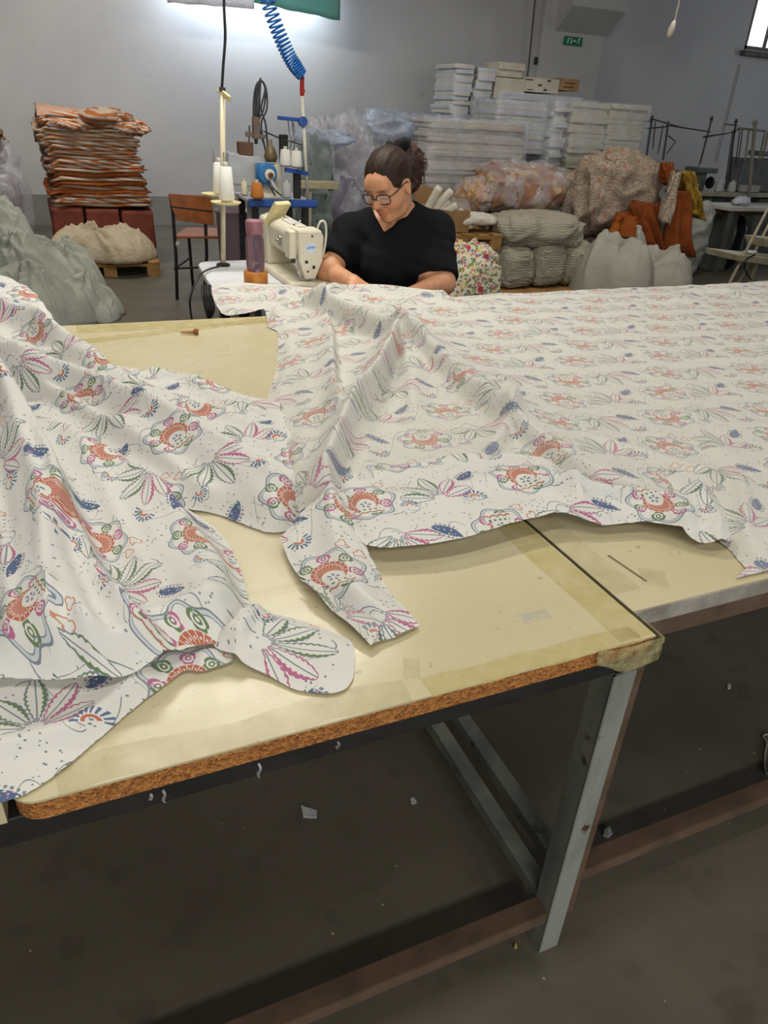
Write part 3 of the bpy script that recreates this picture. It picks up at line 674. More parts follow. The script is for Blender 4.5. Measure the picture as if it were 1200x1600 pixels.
def thread_mat(key, c):
    t = NT('thread_'+key); v = t.obj(); wv = t.node('ShaderNodeTexWave', bands_direction='Z'); wv.inputs['Scale'].default_value = 120; wv.inputs['Distortion'].default_value = 1
    t.t.links.new(v, wv.inputs['Vector']); l = lin(c); t.base(t.mix(wv.outputs['Fac'], l, tuple(x*.8 for x in l[:3])+(1,)), .7); t.bump(wv.outputs['Fac'], .3, .002)
    return t.m
for k, c in (('white', 'eae8de'), ('cream', 'e0d8b8'), ('orange', 'c97a2c'), ('grey', 'b7b9bb')): M_THREAD[k] = thread_mat(k, c)
def cone(c, h, r, key, label, group):
    c = Vector(c); o = thing('thread_cone', c, label, 'thread cone', group)
    MB().lathe(c, [(r, .006), (r*1.02, .012), (r*.78, h*.94), (r*.6, h*.96)], 22).build('wound_thread', M_THREAD[key], o, smooth=True)
    MB().lathe(c, [(r*.8, 0), (r*.8, .008), (r*.45, .012), (r*.3, h), (r*.32, h+.012), (r*.2, h+.012)], 16).build('core', mat('cone_core', 'c9c4b4', None, .5), o, smooth=True)
    return o
cone(P(354, 300, 3.21)-Vector((0, 0, .035)), .135, .032, 'white', 'white thread cone on the nearer spool plate of the cream stand', None)
cone(P(344, 292, 3.36)-Vector((0, 0, .03)), .13, .03, 'white', 'white thread cone on the farther plate, half behind the nearer one', None)
# water bottle standing on the table
bc = Vector((.715, 2.90, MT))
WB = thing('water_bottle', bc, 'mauve glass water bottle with pink lid and bamboo base on the sewing table', 'bottle')
MB().lathe(bc, [(.044, 0), (.047, .004), (.047, .046), (.044, .05)], 28).build('bamboo_base', mat('bamboo', 'd08a3c', 'b97226', .45, 40), WB, smooth=True)
t = NT('mauve_glass'); t.base(lin('b493a4'), .06); t.b.inputs['Transmission Weight'].default_value = .75; t.b.inputs['IOR'].default_value = 1.2
MB().lathe(bc, [(.030, .05), (.034, .056), (.036, .075), (.036, .165), (.031, .182), (.030, .19)], 28).build('glass_body', t.m, WB, smooth=True)
MB().lathe(bc, [(.032, .188), (.034, .192), (.034, .232), (.030, .238)], 28).build('lid', mat('pink_plastic', '9c6b74', '8d5e67', .4), WB, smooth=True)
# cables hanging off the table corner
MB().tube(smooth_path([P(345, 416, 3.2), P(326, 421, 3.15), P(311, 432, 2.98), P(298, 462, 2.92), P(298, 488, 2.92), P(306, 530, 2.9)]), .004, 8).build('power_cable', M_RUB, None, smooth=True)
o = bpy.data.objects['power_cable']; tag(o, 'single black cable looping down beside the white sewing table corner', 'cable')
mb = MB()
for k in range(4):
    mb.tube(smooth_path([P(316+k*4, 446, 2.86), P(317+k*4, 460, 2.80), P(322+k*4, 485, 2.78), P(330-k*3, 515, 2.78), P(334-k*2, 560, 2.78)]), .0045, 8)
tag(mb.build('cable_bundle', M_RUB, smooth=True), 'bundle of thick black cables under the front of the white sewing table', 'cable')
# black cable coming down from the ceiling to the thread stand
e = Vector((tp.x, 3.28, tp.z+.008))
tag(MB().tube(smooth_path([e, P(349, 100, 3.28), P(352, 55, 3.28), P(350, 0, 3.28), P(352, -120, 3.28), P(350, -420, 3.28)]), .0055, 8).build('hanging_cable', M_RUB, smooth=True),
    'black cable hanging from the ceiling to the cream thread stand', 'cable')
# ------------------------------------------------------------------ overlock station further back
OY = 5.0
OS = thing('overlock_table', (1.45, OY+.25, 0), 'small overlock machine table with blue front edge behind the bottle', 'table')
bl, br = P(390, 318, OY), P(492, 318, OY); oz = (bl.z+br.z)/2+.02
M_BLUE = mat('blue_enamel', '2a55a8', '21478f', .4, 10)
MB().box(((bl.x+br.x)/2, OY+.25, oz-.012), (br.x-bl.x, .5, .02)).build('tabletop', M_WHITE, OS, bevel=.004)
MB().box(((bl.x+br.x)/2, OY-.012, oz-.018), (br.x-bl.x+.02, .03, .05)).build('front_edge', M_BLUE, OS, bevel=.01, segs=3)
for x in (bl.x+.05, br.x-.05):
    for y in (OY+.06, OY+.44): MB().bar((x, y, 0), (x, y, oz-.02), .04).build('leg', M_BLACKM, OS)
MB().box((bl.x+.13, OY+.2, oz-.13), (.16, .2, .2)).build('drawer_box', mat('pale_box', 'c9ced6', None, .5), OS, bevel=.006)
OM = thing('overlock_machine', ((bl.x+br.x)/2, OY+.25, oz), 'beige and blue overlock machine with a blue hand wheel, behind the bottle', 'sewing machine')
a, b = P(402, 255, OY+.12), P(440, 305, OY+.12)
MB().box(((a.x+b.x)/2, OY+.18, (oz+a.z)/2), (b.x-a.x, .16, a.z-oz)).build('front_housing', M_CREAM, OM, bevel=.01)
a2, b2 = P(356, 240, OY+.3), P(402, 290, OY+.3)
MB().box(((a2.x+b2.x)/2, OY+.32, (a2.z+b2.z)/2), (b2.x-a2.x+.05, .2, a2.z-b2.z), ry(.12)).build('body', mat('overlock_grey', 'c0c3c6', 'adb0b4', .4), OM, bevel=.012)
MB().box((a.x+.005, OY+.098, (oz+a.z)/2+.03), (.05, .008, (a.z-oz)*.75)).build('blue_panel', mat('light_blue_paint', '4d8fc0', '3f7fb0', .4), OM)
wc = P(417, 271, OY+.06)
wh = MB().lathe(wc, [(.02, -.02), (.062, -.02), (.066, -.01), (.066, .012), (.055, .02)], 26, (0, -1, 0)).build('hand_wheel', mat('wheel_blue', '2f80c0', '2670ae', .35), OM, smooth=False, bevel=.002)
MB().lathe(P(421, 273, OY+.03), [(.034, 0), (.034, .012), (.02, .018)], 18, (0, -1, 0)).build('hub', M_CREAM, wh)
MB().lathe(P(423, 274, OY+.01), [(.017, 0), (.017, .012)], 14, (0, -1, 0)).build('wheel_nut', mat('dark_red', '6b2a2a', None, .4), wh)
MB().bar(P(424, 282, OY+.0), P(433, 297, OY-.02), .03, .015).build('crank', mat('alu_part', 'c8c8c6', None, .35), OM, bevel=.003)
MB().bar(P(425, 293, OY), P(440, 306, OY-.02), .008).bar(P(420, 288, OY), P(430, 306, OY), .008).build('belt', M_RUB, OM)
MB().box(P(383, 232, OY+.25), (.10, .06, .08)).build('motor_cap', mat('brown_metal', '6b4a34', '523724', .5), OM, bevel=.006)
MB().box(P(400, 200, OY+.3), (.045, .045, .13)).box(P(394, 210, OY+.3), (.09, .02, .03)).box(P(407, 213, OY+.3), (.07, .02, .025)).build('tension_block', mat('old_bronze', '7a695c', '5c4c42', .5), OM, bevel=.004)
MB().lathe(P(423, 253, OY+.12), [(.035, 0), (.045, .03), (.03, .08), (.012, .10), (.012, .13)], 14).build('oil_cup', mat('brass_old', '85744f', '6a5a3c', .4), OM, smooth=True)
MB().box(P(443, 233, OY+.12), (.05, .05, .17)).build('tension_tower', M_RUB, OM, bevel=.004)
MB().bar(P(412, 205, OY+.3), P(442, 218, OY+.1), .008).bar(P(442, 218, OY+.1), P(475, 227, OY), .008).bar(P(390, 196, OY+.3), P(389, 222, OY+.3), .01).build('thread_arm', mat('dark_steel', '4a4744', None, .4), OM)
mb = MB()
for dx, w in ((0, 1), (5, -1), (9, 1)):
    mb.tube(smooth_path([P(399+dx*.3, 225, OY+.3), P(396+dx*.6, 175, OY+.3), P(399+dx*.5, 138, OY+.3), P(408, 126, OY+.3), P(416-dx*.2, 140, OY+.3), P(417-dx, 170, OY+.3), P(408+dx*w*.8, 195, OY+.3), P(416+dx*.3, 240, OY+.3)]), .006, 6)
mb.tube([P(407, 122, OY+.3), P(404, 190, OY+.3)], .007, 6)
mb.build('cable_loop', mat('grey_cable', '3c3d42', None, .5), OM, smooth=True)
# blue thread rack on a white pole
pa, pb = P(472, 150, OY), P(481, 312, OY)
OT = thing('thread_rack', (pb.x, OY, oz), 'tall white pole with blue spool arms carrying the two white cones', 'stand')
MB().tube([pb, pa], .012, 8).build('pole', mat('white_pole', 'dcd8cc', 'cdc8ba', .4), OT, smooth=True)
MB().bar(P(434, 184, OY-.02), P(474, 188, OY), .018, .022).lathe(P(473, 190, OY-.01), [(.03, -.014), (.03, .014)], 14, (0, -1, 0)).build('top_arm', M_BLUE, OT, bevel=.003)
MB().bar(P(446, 265, OY-.03), P(480, 271, OY), .03, .026).build('lower_arm', M_BLUE, OT, bevel=.003)
mb = MB()
for x in (450, 456): mb.tube(smooth_path([P(x, 187, OY-.02), P(x+2, 205, OY-.02), P(x+5, 222, OY-.04), P(x+1, 238, OY-.02)]), .0035, 5)
mb.build('thread_guide', mat('dark_wire', '55555a', None, .4), OT)
MB().tube([P(458, 190, OY-.02), P(459, 195, OY-.02), P(461, 206, OY-.02), P(459, 212, OY-.02), P(457, 203, OY-.02), P(458, 193, OY-.02)], .0025, 5).build('wire_hook', mat('dark_wire', '55555a'), OT)
MB().box(P(464, 290, OY+.03), (.05, .03, .16)).build('motor', M_RUB, OT, bevel=.006)
def cone_at(px, top, bot, yy, r, key, label):
    a, b = P(px, bot, yy), P(px, top, yy); cone(a, b.z-a.z, r, key, label, None)
cone_at(446, 232, 260, OY-.02, .038, 'white', 'left of the two white thread cones on the blue spool arm')
cone_at(463, 234, 262, OY-.02, .038, 'white', 'right of the two white thread cones on the blue spool arm, next to the pole')
cone_at(382, 282, 306, OY-.03, .022, 'cream', 'slim cream thread cone left of the orange one')
cone_at(402, 284, 310, OY-.04, .042, 'orange', 'wide orange thread cone on the blue-edged overlock table')
cone_at(448, 285, 310, OY-.04, .033, 'grey', 'silver-grey thread cone on the right of the blue-edged table')
# coiled blue air hose with red coupling
hp = smooth_path([P(395, -60, OY), P(415, -8, OY), P(424, 20, OY), P(437, 55, OY), P(452, 88, OY), P(466, 110, OY), P(472, 117, OY)], 30)
L = [0]
for i in range(1, len(hp)): L.append(L[-1]+(hp[i]-hp[i-1]).length)
pts = []; ph = 0; N = 1500
for k in range(N):
    s = L[-1]*k/(N-1); i = min(int(np.searchsorted(L, s)), len(hp)-1); i = max(i, 1); f = (s-L[i-1])/max(L[i]-L[i-1], 1e-9)
    c = hp[i-1].lerp(hp[i], f); d = (hp[i]-hp[i-1]).normalized(); x = d.cross(Vector((0, 1, 0))).normalized(); y = x.cross(d)
    pitch = .052-.041*(s/L[-1])**.8; ph += 2*math.pi*(L[-1]/N)/pitch; rad = .040 - .008*max(0, s/L[-1]-.9)*10
    pts.append(c + (x*math.cos(ph)+y*math.sin(ph))*rad)
AH = thing('air_hose', pts[-1], 'coiled bright blue air hose hanging from above with a red coupling', 'hose')
MB().tube(pts, .0058, 5).build('coil', mat('blue_polyurethane', '2a7ad0', '2068b8', .3), AH, smooth=True)
MB().tube([P(472, 116, OY), P(473, 122, OY)], .01, 8).build('ferrule', M_STEEL, AH)
MB().tube([P(473, 121, OY), P(472, 128, OY), P(472, 146, OY), P(472, 154, OY)], [.012, .014, .014, .009], 10).box(P(475, 142, OY), (.012, .012, .014)).build('coupling', mat('red_plastic', 'b3231f', '971b18', .4), AH)
# ------------------------------------------------------------------ wooden chair by the overlock
M_CHW = mat('chair_wood', 'a9622f', '8c4c22', .4, 14)
CH = thing('wooden_chair', (1.05, 6.3, 0), 'wooden chair with brown slat back and black metal frame, left of the sewing table', 'chair')
fl = G(277, 468, 0); yb = fl.y; xr = P(320, 415, yb).x
def up(px, py): return P(px, py, yb)
MB().tube([(fl.x, yb, 0), up(275, 400), up(270, 330), up(266, 306)], .013, 8).build('leg', M_BLACKM, CH, smooth=True)
MB().tube([(xr-.02, yb+.02, 0), up(323, 400), up(321, 345), up(316, 312)], .013, 8).build('leg', M_BLACKM, CH, smooth=True)
MB().tube([(fl.x+.20, yb+.42, 0), (fl.x+.19, yb+.40, .43)], .013, 8).build('leg', M_BLACKM, CH, smooth=True)
MB().tube([(fl.x+.60, yb+.42, 0), (fl.x+.58, yb+.40, .43)], .013, 8).build('leg', M_BLACKM, CH, smooth=True)
s0, s1 = up(262, 304), up(322, 318)
MB().prism([up(262, 302)+Vector((0, -.02, 0)), up(330, 306)+Vector((0, -.02, 0)), up(334, 352)+Vector((0, -.02, 0)), up(276, 343)+Vector((0, -.02, 0)), up(268, 325)+Vector((0, -.02, 0))], (0, .016, 0)).build('backrest', M_CHW, CH, bevel=.004)
MB().prism([up(264, 321)+Vector((0, -.024, 0)), up(331, 329)+Vector((0, -.024, 0)), up(331, 331)+Vector((0, -.024, 0)), up(265, 323)+Vector((0, -.024, 0))], (0, .003, 0)).build('backrest_groove', M_BLACKM, CH)
sz = up(275, 373).z
MB().prism([(fl.x+.01, yb+.0, sz), (fl.x+.40, yb-.02, sz), (fl.x+.62, yb+.40, sz), (fl.x+.18, yb+.44, sz)], (0, 0, .022)).build('seat', M_CHW, CH, bevel=.006)
MB().bar((fl.x, yb, .24), (fl.x+.40, yb+.0, .25), .014).bar((fl.x, yb, .24), (fl.x+.19, yb+.41, .25), .014).build('stretcher', M_BLACKM, CH)
MB().lathe(up(277, 381), [(.012, -.02), (.02, 0), (.012, .02)], 8).build('tied_cord', mat('white_cord', 'cfcdc6', None, .8), CH)
# mauve bin standing behind the thread stand
c = P(372, 405, 5.6); top = P(372, 328, 5.6); BN = thing('plastic_bin', (c.x, 5.6, 0), 'mauve translucent plastic bin behind the thread stand', 'bin')
t = NT('mauve_plastic'); t.base(lin('9a8390'), .3); t.b.inputs['Transmission Weight'].default_value = .3
MB().lathe((c.x, 5.6, 0), [(.11, 0), (.125, .02), (.145, top.z-.02), (.155, top.z-.01), (.155, top.z), (.14, top.z), (.12, .03), (.01, .03)], 24).build('shell', t.m, BN, smooth=True)

a, b = P(468, 289, 5.75), P(528, 290, 5.75)
PL = MB().box(((a.x+b.x)/2, 5.8, a.z), (b.x-a.x, .12, .05)).build('wooden_plank', mat('pale_beam', 'b9b092', 'a59b7d', .7, 12), None, bevel=.004); tag(PL, 'pale wooden plank sticking out behind the thread pole', 'plank')
BS = [MB().bar((x, 5.8, 0), (x, 5.8, a.z-.02), .05).build('post', mat('pale_beam', 'b9b092'), None) for x in (a.x+.08,)]
BS[0].parent = PL; BS[0].location = BS[0].location-PL.location
# ------------------------------------------------------------------ the seamstress (one continuous body from blended volumes)
class Field:
    def __init__(s, lo, hi, h):
        s.lo = np.array(lo, float); s.h = h; s.n = np.ceil((np.array(hi)-s.lo)/h).astype(int)+1
        s.D = np.full(s.n, .5, np.float32)
    def blk(s, lo, hi):
        a = np.clip(((np.array(lo)-s.lo)/s.h).astype(int), 0, s.n-1); b = np.clip(((np.array(hi)-s.lo)/s.h).astype(int)+2, 1, s.n)
        sl = tuple(slice(int(i), int(j)) for i, j in zip(a, b))
        g = np.meshgrid(*[s.lo[k]+s.h*np.arange(int(a[k]), int(b[k])) for k in range(3)], indexing='ij')
        return sl, np.stack(g, -1)
    def blend(s, sl, d, k, cut=False):
        A = s.D[sl]
        if cut: s.D[sl] = np.maximum(A, -d); return
        hh = np.clip(.5+.5*(A-d)/k, 0, 1); s.D[sl] = A*(1-hh)+d*hh-k*hh*(1-hh)
    def cone(s, a, b, ra, rb, k=.02, cut=False):
        a, b = np.array(a, float), np.array(b, float); m = max(ra, rb)+k+.06
        sl, q = s.blk(np.minimum(a, b)-m, np.maximum(a, b)+m); ab = b-a
        t = np.clip(((q-a) @ ab)/max(ab @ ab, 1e-9), 0, 1); d = np.linalg.norm(q-a-t[..., None]*ab, axis=-1)-(ra+(rb-ra)*t)
        s.blend(sl, d, k, cut)
    def ell(s, c, r, k=.02, R=None, cut=False):
        c = np.array(c, float); r = np.array(r, float); m = r.max()+k+.06; sl, q = s.blk(c-m, c+m); q = q-c
        if R is not None: q = q @ np.array(R)          # R maps local to world, so q @ R gives local coordinates
        k0 = np.linalg.norm(q/r, axis=-1); k1 = np.linalg.norm(q/(r*r), axis=-1); s.blend(sl, k0*(k0-1)/np.maximum(k1, 1e-6), k, cut)
    def mesh(s):
        D = s.D; ins = D < 0; n = D.shape; h = s.h
        c = [D[i:n[0]-1+i, j:n[1]-1+j, k:n[2]-1+k] for i in (0, 1) for j in (0, 1) for k in (0, 1)]
        ci = [x < 0 for x in c]; anyv = np.logical_or.reduce(ci); allv = np.logical_and.reduce(ci); mk = anyv & ~allv
        ii = np.argwhere(mk); cv = [x[mk] for x in c]; off = [np.array((i, j, k), float) for i in (0, 1) for j in (0, 1) for k in (0, 1)]
        acc = np.zeros((len(ii), 3)); cnt = np.zeros(len(ii))
        for a in range(8):
            for b in range(a+1, 8):
                if abs(off[a]-off[b]).sum() != 1: continue
                e = (cv[a] < 0) != (cv[b] < 0); t = np.where(e, cv[a]/np.where(e, cv[a]-cv[b], 1), 0)
                acc += np.where(e[:, None], off[a]+t[:, None]*(off[b]-off[a]), 0); cnt += e
        V = s.lo + h*(ii+acc/cnt[:, None]); idx = np.full(mk.shape, -1); idx[mk] = np.arange(len(ii)); F = []
        for ax in range(3):
            o1, o2 = [(1, 2), (2, 0), (0, 1)][ax]
            sa = [slice(None)]*3; sb = [slice(None)]*3; sa[ax] = slice(0, -1); sb[ax] = slice(1, None)
            ch = np.argwhere(ins[tuple(sa)] != ins[tuple(sb)])
            ch = ch[(ch[:, o1] > 0) & (ch[:, o2] > 0) & (ch[:, o1] < n[o1]-1) & (ch[:, o2] < n[o2]-1)]
            e1 = np.zeros(3, int); e2 = np.zeros(3, int); e1[o1] = 1; e2[o2] = 1
            qd = np.stack([idx[tuple((ch-e1-e2).T)], idx[tuple((ch-e2).T)], idx[tuple(ch.T)], idx[tuple((ch-e1).T)]], 1)
            fl = ins[tuple(sa)][tuple(ch.T)]; qd[~fl] = qd[~fl][:, ::-1]; F.append(qd)
        F = np.concatenate(F); return V, F[(F >= 0).all(1)]
def field_object(fd, name, m, parent, label=None, tint=None):
    V, F = fd.mesh(); me = bpy.data.meshes.new(name); me.from_pydata((V-np.array(ROOT[parent])).tolist(), [], F.tolist())
    me.polygons.foreach_set('use_smooth', [True]*len(me.polygons))
    o = bpy.data.objects.new(name, me); COL.objects.link(o); o.parent = parent; me.materials.append(m); ROOT[o] = ROOT[parent]
    if tint is not None:
        ca = me.color_attributes.new('tint', 'FLOAT_COLOR', 'POINT'); c = np.ones((len(V), 4), 'f'); c[:, :3] = tint(V); ca.data.foreach_set('color', c.ravel())
    sm = o.modifiers.new('smooth', 'SMOOTH'); sm.factor = .5; sm.iterations = 2
    if label: o['label'] = label
    return o
PY = 2.86
def pv(px, py, Y): return np.array(P(px, py, Y))
HC = pv(607, 288, 2.79)                                        # middle of the head
fh = Vector((-.71, -.52, -.50)).normalized(); uh = Vector((0, 0, 1)); rh_ = fh.cross(uh).normalized(); uh = rh_.cross(fh)
uh = (uh + rh_*.10).normalized(); rh_ = fh.cross(uh).normalized()
HR = np.array([list(rh_), list(fh), list(uh)]).T               # columns: face-right, forward, up
def hl(x, y, z): return HC + HR @ np.array((x, y, z))
neck0, chest = pv(624, 338, 2.90), pv(618, 395, 2.90)
shR, shL = pv(549, 366, 2.93), pv(680, 362, 2.88)              # her right / left shoulder (left / right in the photo)
elR, elL = pv(513, 424, 2.84), pv(692, 442, 2.72)
wrR, wrL = pv(551, 441, 2.66), pv(628, 466, 2.58)
hip = np.array((chest[0]+.02, 3.02, .56)); bel = np.array((chest[0], 2.95, .74))
PS = thing('person', (hip[0], 2.95, 0), 'woman in a black V-neck T-shirt and glasses sitting at the sewing machine', 'person')
def torso(fd, g, k=.05):
    fd.ell(hip, (.21+g, .17+g, .14+g), k); fd.ell(bel, (.20+g, .16+g, .16+g), k); fd.ell(chest, (.185+g, .135+g, .15+g), k)
    fd.ell(chest+np.array((-.095, -.09, -.04)), (.085+g, .075+g, .08+g), .04); fd.ell(chest+np.array((.085, -.11, -.045)), (.085+g, .075+g, .08+g), .04)
    fd.cone(shR, shL, .062+g, .062+g, k); fd.cone(neck0+np.array((0, 0, -.05)), chest, .10+g, .12+g, k)
    fd.cone(shR, neck0, .055+g, .055+g, .04); fd.cone(shL, neck0, .055+g, .055+g, .04)
lo, hi = (.80, 2.20, .0), (1.75, 3.35, 1.36)
B = Field((.84, 2.36, .36), (1.72, 3.30, 1.36), .0052)
torso(B, 0)
jaw = hl(0, .02, -.07)
B.cone(neck0+np.array((.0, .01, -.02)), HC+HR @ np.array((0, -.035, -.05)), .062, .058, .03)
# arms
for sh, el, wr in ((shR, elR, wrR), (shL, elL, wrL)):
    B.cone(sh, el, .058, .046, .03); B.cone(el, wr, .045, .028, .02); B.ell(el, (.048, .048, .048), .02)
# hands: palm, four fingers, thumb
def hand(wr, d, side, up_=(0, 0, 1), curl=.35):
    d = np.array(d, float); d /= np.linalg.norm(d); u = np.array(up_, float); s = np.cross(d, u); s /= np.linalg.norm(s); u = np.cross(s, d)
    palm = wr+d*.05; B.cone(wr, wr+d*.02, .026, .026, .015)
    for i in range(4):
        a = wr+d*.02+s*side*(.026-.016*i); b = wr+d*.082+s*side*(.030-.019*i)*1.05; B.cone(a, b, .014, .0115, .012)
        L = (.068, .078, .073, .058)[i]; m1 = b+(d*math.cos(curl)-u*math.sin(curl))*L*.5; m2 = m1+(d*math.cos(curl*2.2)-u*math.sin(curl*2.2))*L*.5
        B.cone(b, m1, .0098, .009, .004); B.cone(m1, m2, .0088, .0072, .003)
    a = wr+d*.03+s*side*.03; b = a+(d*.6+s*side*.7-u*.25)*.035; c = b+(d*.9+s*side*.25-u*.3)*.032
    B.cone(wr+d*.015+s*side*.015, a, .016, .014, .01); B.cone(a, b, .013, .011, .006); B.cone(b, c, .0105, .008, .003)
hand(wrR, (.30, -.88, -.12), 1); hand(wrL, (-.9, -.25, .02), -1)
# thighs, in trousers below
HEADSPEC = [((0, -.012, .028), (.080, .100, .093), .02), ((0, .022, -.045), (.063, .068, .066), .03), ((0, .062, -.092), (.030, .028, .027), .016), ((0, .008, -.098), (.050, .050, .034), .025),
            ((.042, .055, -.03), (.030, .030, .034), .02), ((-.042, .055, -.03), (.030, .030, .034), .02), ((0, .072, .040), (.055, .026, .034), .02),
            ((.032, .084, .022), (.022, .012, .007), .008), ((-.032, .084, .022), (.022, .012, .007), .008),
            ((.032, .078, .004), (.015, .014, .011), .006), ((-.032, .078, .004), (.015, .014, .011), .006),
            ((0, .090, -.057), (.026, .011, .0065), .004), ((0, .089, -.069), (.022, .012, .008), .004), ((.018, .100, -.024), (.009, .010, .008), .006), ((-.018, .100, -.024), (.009, .010, .008), .006),
            ((.080, -.008, -.004), (.009, .020, .034), .006), ((-.080, -.008, -.004), (.009, .020, .034), .006), ((.081, -.004, -.034), (.008, .010, .012), .006), ((-.081, -.004, -.034), (.008, .010, .012), .006)]
for c, r, k in HEADSPEC: B.ell(hl(*c), r, k, HR)
B.cone(hl(0, .086, .018), hl(0, .114, -.022), .009, .0135, .012)
for s_ in (-1, 1): B.ell(hl(.087*s_, -.004, .002), (.005, .010, .020), .004, HR, cut=True)
def tint(V):
    q = (V-HC) @ HR; T = np.ones((len(V), 3))
    def spot(c, r, col, pw=1.0):
        d = np.linalg.norm((q-np.array(c))/np.array(r), axis=1); w = np.clip(1.4-d, 0, 1)[:, None]*pw; T[:] = T*(1-w)+np.array(col)*w
    spot((0, .092, -.063), (.026, .02, .011), (.74, .38, .38)); spot((.045, .07, -.03), (.035, .04, .03), (1.0, .84, .80), .6); spot((-.045, .07, -.03), (.035, .04, .03), (1.0, .84, .80), .6)
    spot((0, .115, -.022), (.02, .02, .02), (1.0, .80, .74), .6)
    for s_ in (-1, 1):
        spot((.032*s_, .092, .028), (.024, .02, .0055), (.22, .15, .11)); spot((.032*s_, .092, -.006), (.019, .02, .0038), (.16, .10, .08), .9); spot((.032*s_, .09, .006), (.02, .02, .011), (.84, .68, .60), .5)
        spot((.023*s_, .1, -.05), (.008, .03, .012), (.8, .6, .52), .4)
    return T
t = NT('skin'); v = t.geo(); at = t.node('ShaderNodeVertexColor'); at.layer_name = 'tint'
base = t.mix(t.ramp(t.noise(35, 4, v), .3, .7), lin('d09a74'), lin('c48a66')); mm = t.node('ShaderNodeMix', data_type='RGBA', blend_type='MULTIPLY'); mm.inputs[0].default_value = 1
t.t.links.new(base, mm.inputs[6]); t.t.links.new(at.outputs[0], mm.inputs[7]); t.base(mm.outputs[2], .5); t.bump(t.noise(260, 3, v), .08, .002)
t.b.inputs['Subsurface Weight'].default_value = .08; t.b.inputs['Subsurface Radius'].default_value = (.01, .004, .002)
field_object(B, 'body', t.m, PS, tint=tint)
# black V-neck T-shirt
TSH = Field((.84, 2.50, .44), (1.72, 3.30, 1.16), .0058)
torso(TSH, .013)
for sh, el in ((shR, elR), (shL, elL)):
    e = sh+(el-sh)*(.86 if el is elL else .66); TSH.cone(sh, e, .074, .070, .03)
    d = (el-sh)/np.linalg.norm(el-sh); sl, q = TSH.blk(e-.16, e+.16); TSH.D[sl] = np.where(np.linalg.norm(q-e, axis=-1) < .12, np.maximum(TSH.D[sl], (q-e) @ d - .012), TSH.D[sl])
vb = pv(600, 368, 2.74); g = np.meshgrid(*[TSH.lo[k]+TSH.h*np.arange(TSH.n[k]) for k in range(3)], indexing='ij')
toward = np.array((-.40, -.92)); side = np.array((.92, -.40))
lx = (g[0]-vb[0])*side[0]+(g[1]-vb[1])*side[1]; dep = (g[0]-vb[0])*toward[0]+(g[1]-vb[1])*toward[1]
vcut = (g[2]-vb[2] - 1.02*np.abs(lx-.028*np.clip((g[2]-vb[2])/.1, 0, 1)) + .55*np.clip(dep+.12, -.3, 0)*-1*0 - np.clip(-dep-.17, 0, 1)*.45)/1.5
near = np.linalg.norm(np.stack([g[0]-neck0[0], g[1]-neck0[1]], -1), axis=-1) < .19
TSH.D = np.where(near, np.maximum(TSH.D, vcut), TSH.D).astype(np.float32)
TSH.D = np.maximum(TSH.D, (.50-g[2])).astype(np.float32)
# soft creases in the cotton
cr = .0035*np.sin((g[0]*.7+g[2]*1.3+.04*np.sin(g[1]*23))*62)*np.sin(g[2]*19+g[0]*8); TSH.D += cr.astype(np.float32)
t = NT('black_jersey'); v = t.geo(); t.base(t.mix(t.noise(20, 3, v), lin('17181a'), lin('101113')), .9, spec=.15); t.bump(t.noise(22, 4, v), .25, .012)
field_object(TSH, 'tshirt', t.m, PS, 'black V-neck T-shirt')
# trousers and shoes, under the table
TR_ = Field((.60, 2.30, .0), (1.75, 3.32, .74), .009)
TR_.ell(hip, (.225, .185, .135), .04); kn = [np.array((hip[0]-.17, 2.62, .53)), np.array((hip[0]+.13, 2.60, .53))]; an = [k_+np.array((0, .04, -.43)) for k_ in kn]
for i, sx in enumerate((-.1, .1)): TR_.cone(hip+np.array((sx, -.05, -.02)), kn[i], .105, .075, .04); TR_.cone(kn[i], an[i], .072, .052, .03)
field_object(TR_, 'trousers', mat('dark_denim', '2b2f3a', '22252e', .85), PS)
SHO = Field((.60, 2.30, 0.0-.02), (1.75, 3.0, .16), .007)
for a in an: SHO.cone(a+np.array((0, .03, -.05)), a+np.array((0, -.14, -.062)), .042, .034, .02)
field_object(SHO, 'shoes', mat('dark_shoe', '222222', '191919', .6), PS)
# hair: pulled back tight, scrunchie, frizzy bun
HF = Field(HC-.19, HC+.23, .0042)
HF.ell(hl(0, -.020, .036), (.088, .104, .093), .01, HR)
HF.ell(hl(0, .115, -.035), (.105, .088, .108), .001, HR, cut=True)
for s_ in (-1, 1): HF.ell(hl(.088*s_, .008, -.022), (.022, .036, .045), .001, HR, cut=True)
sl, q = HF.blk(HC-.3, HC+.3); loc = (q-HC) @ HR; HF.D += (.0016*np.sin(loc[..., 0]*230+loc[..., 2]*40)*np.cos(loc[..., 0]*70)).astype(np.float32)
HF.D = np.maximum(HF.D, (-.075-loc[..., 2]).astype(np.float32))
t = NT('dark_brown_hair'); v = t.geo(); wv = t.noise(160, 3, t.scale(v, (1, 1, .25)))
t.base(t.mix(t.ramp(wv, .3, .75), lin('1d130f'), lin('3d2a1e')), .55, spec=.25); t.bump(wv, .5, .004)
M_HAIR = t.m
hair = field_object(HF, 'hair', M_HAIR, PS, 'dark brown hair pulled up into a curly ponytail')
bun = pv(641, 252, 2.87)
scr = pv(620, 230, 2.85)
ax = Vector(hl(.02, -.045, .135)-hl(0, -.02, .08)).normalized()
mb = MB(); n = 22; R_ = .038
cc = Vector(scr); xx = ax.orthogonal().normalized(); yy = ax.cross(xx); ring = []
for i in range(n+1):
    a = 2*math.pi*i/n; ring.append(cc+(xx*math.cos(a)+yy*math.sin(a))*R_+ax*.006*math.sin(a*5))
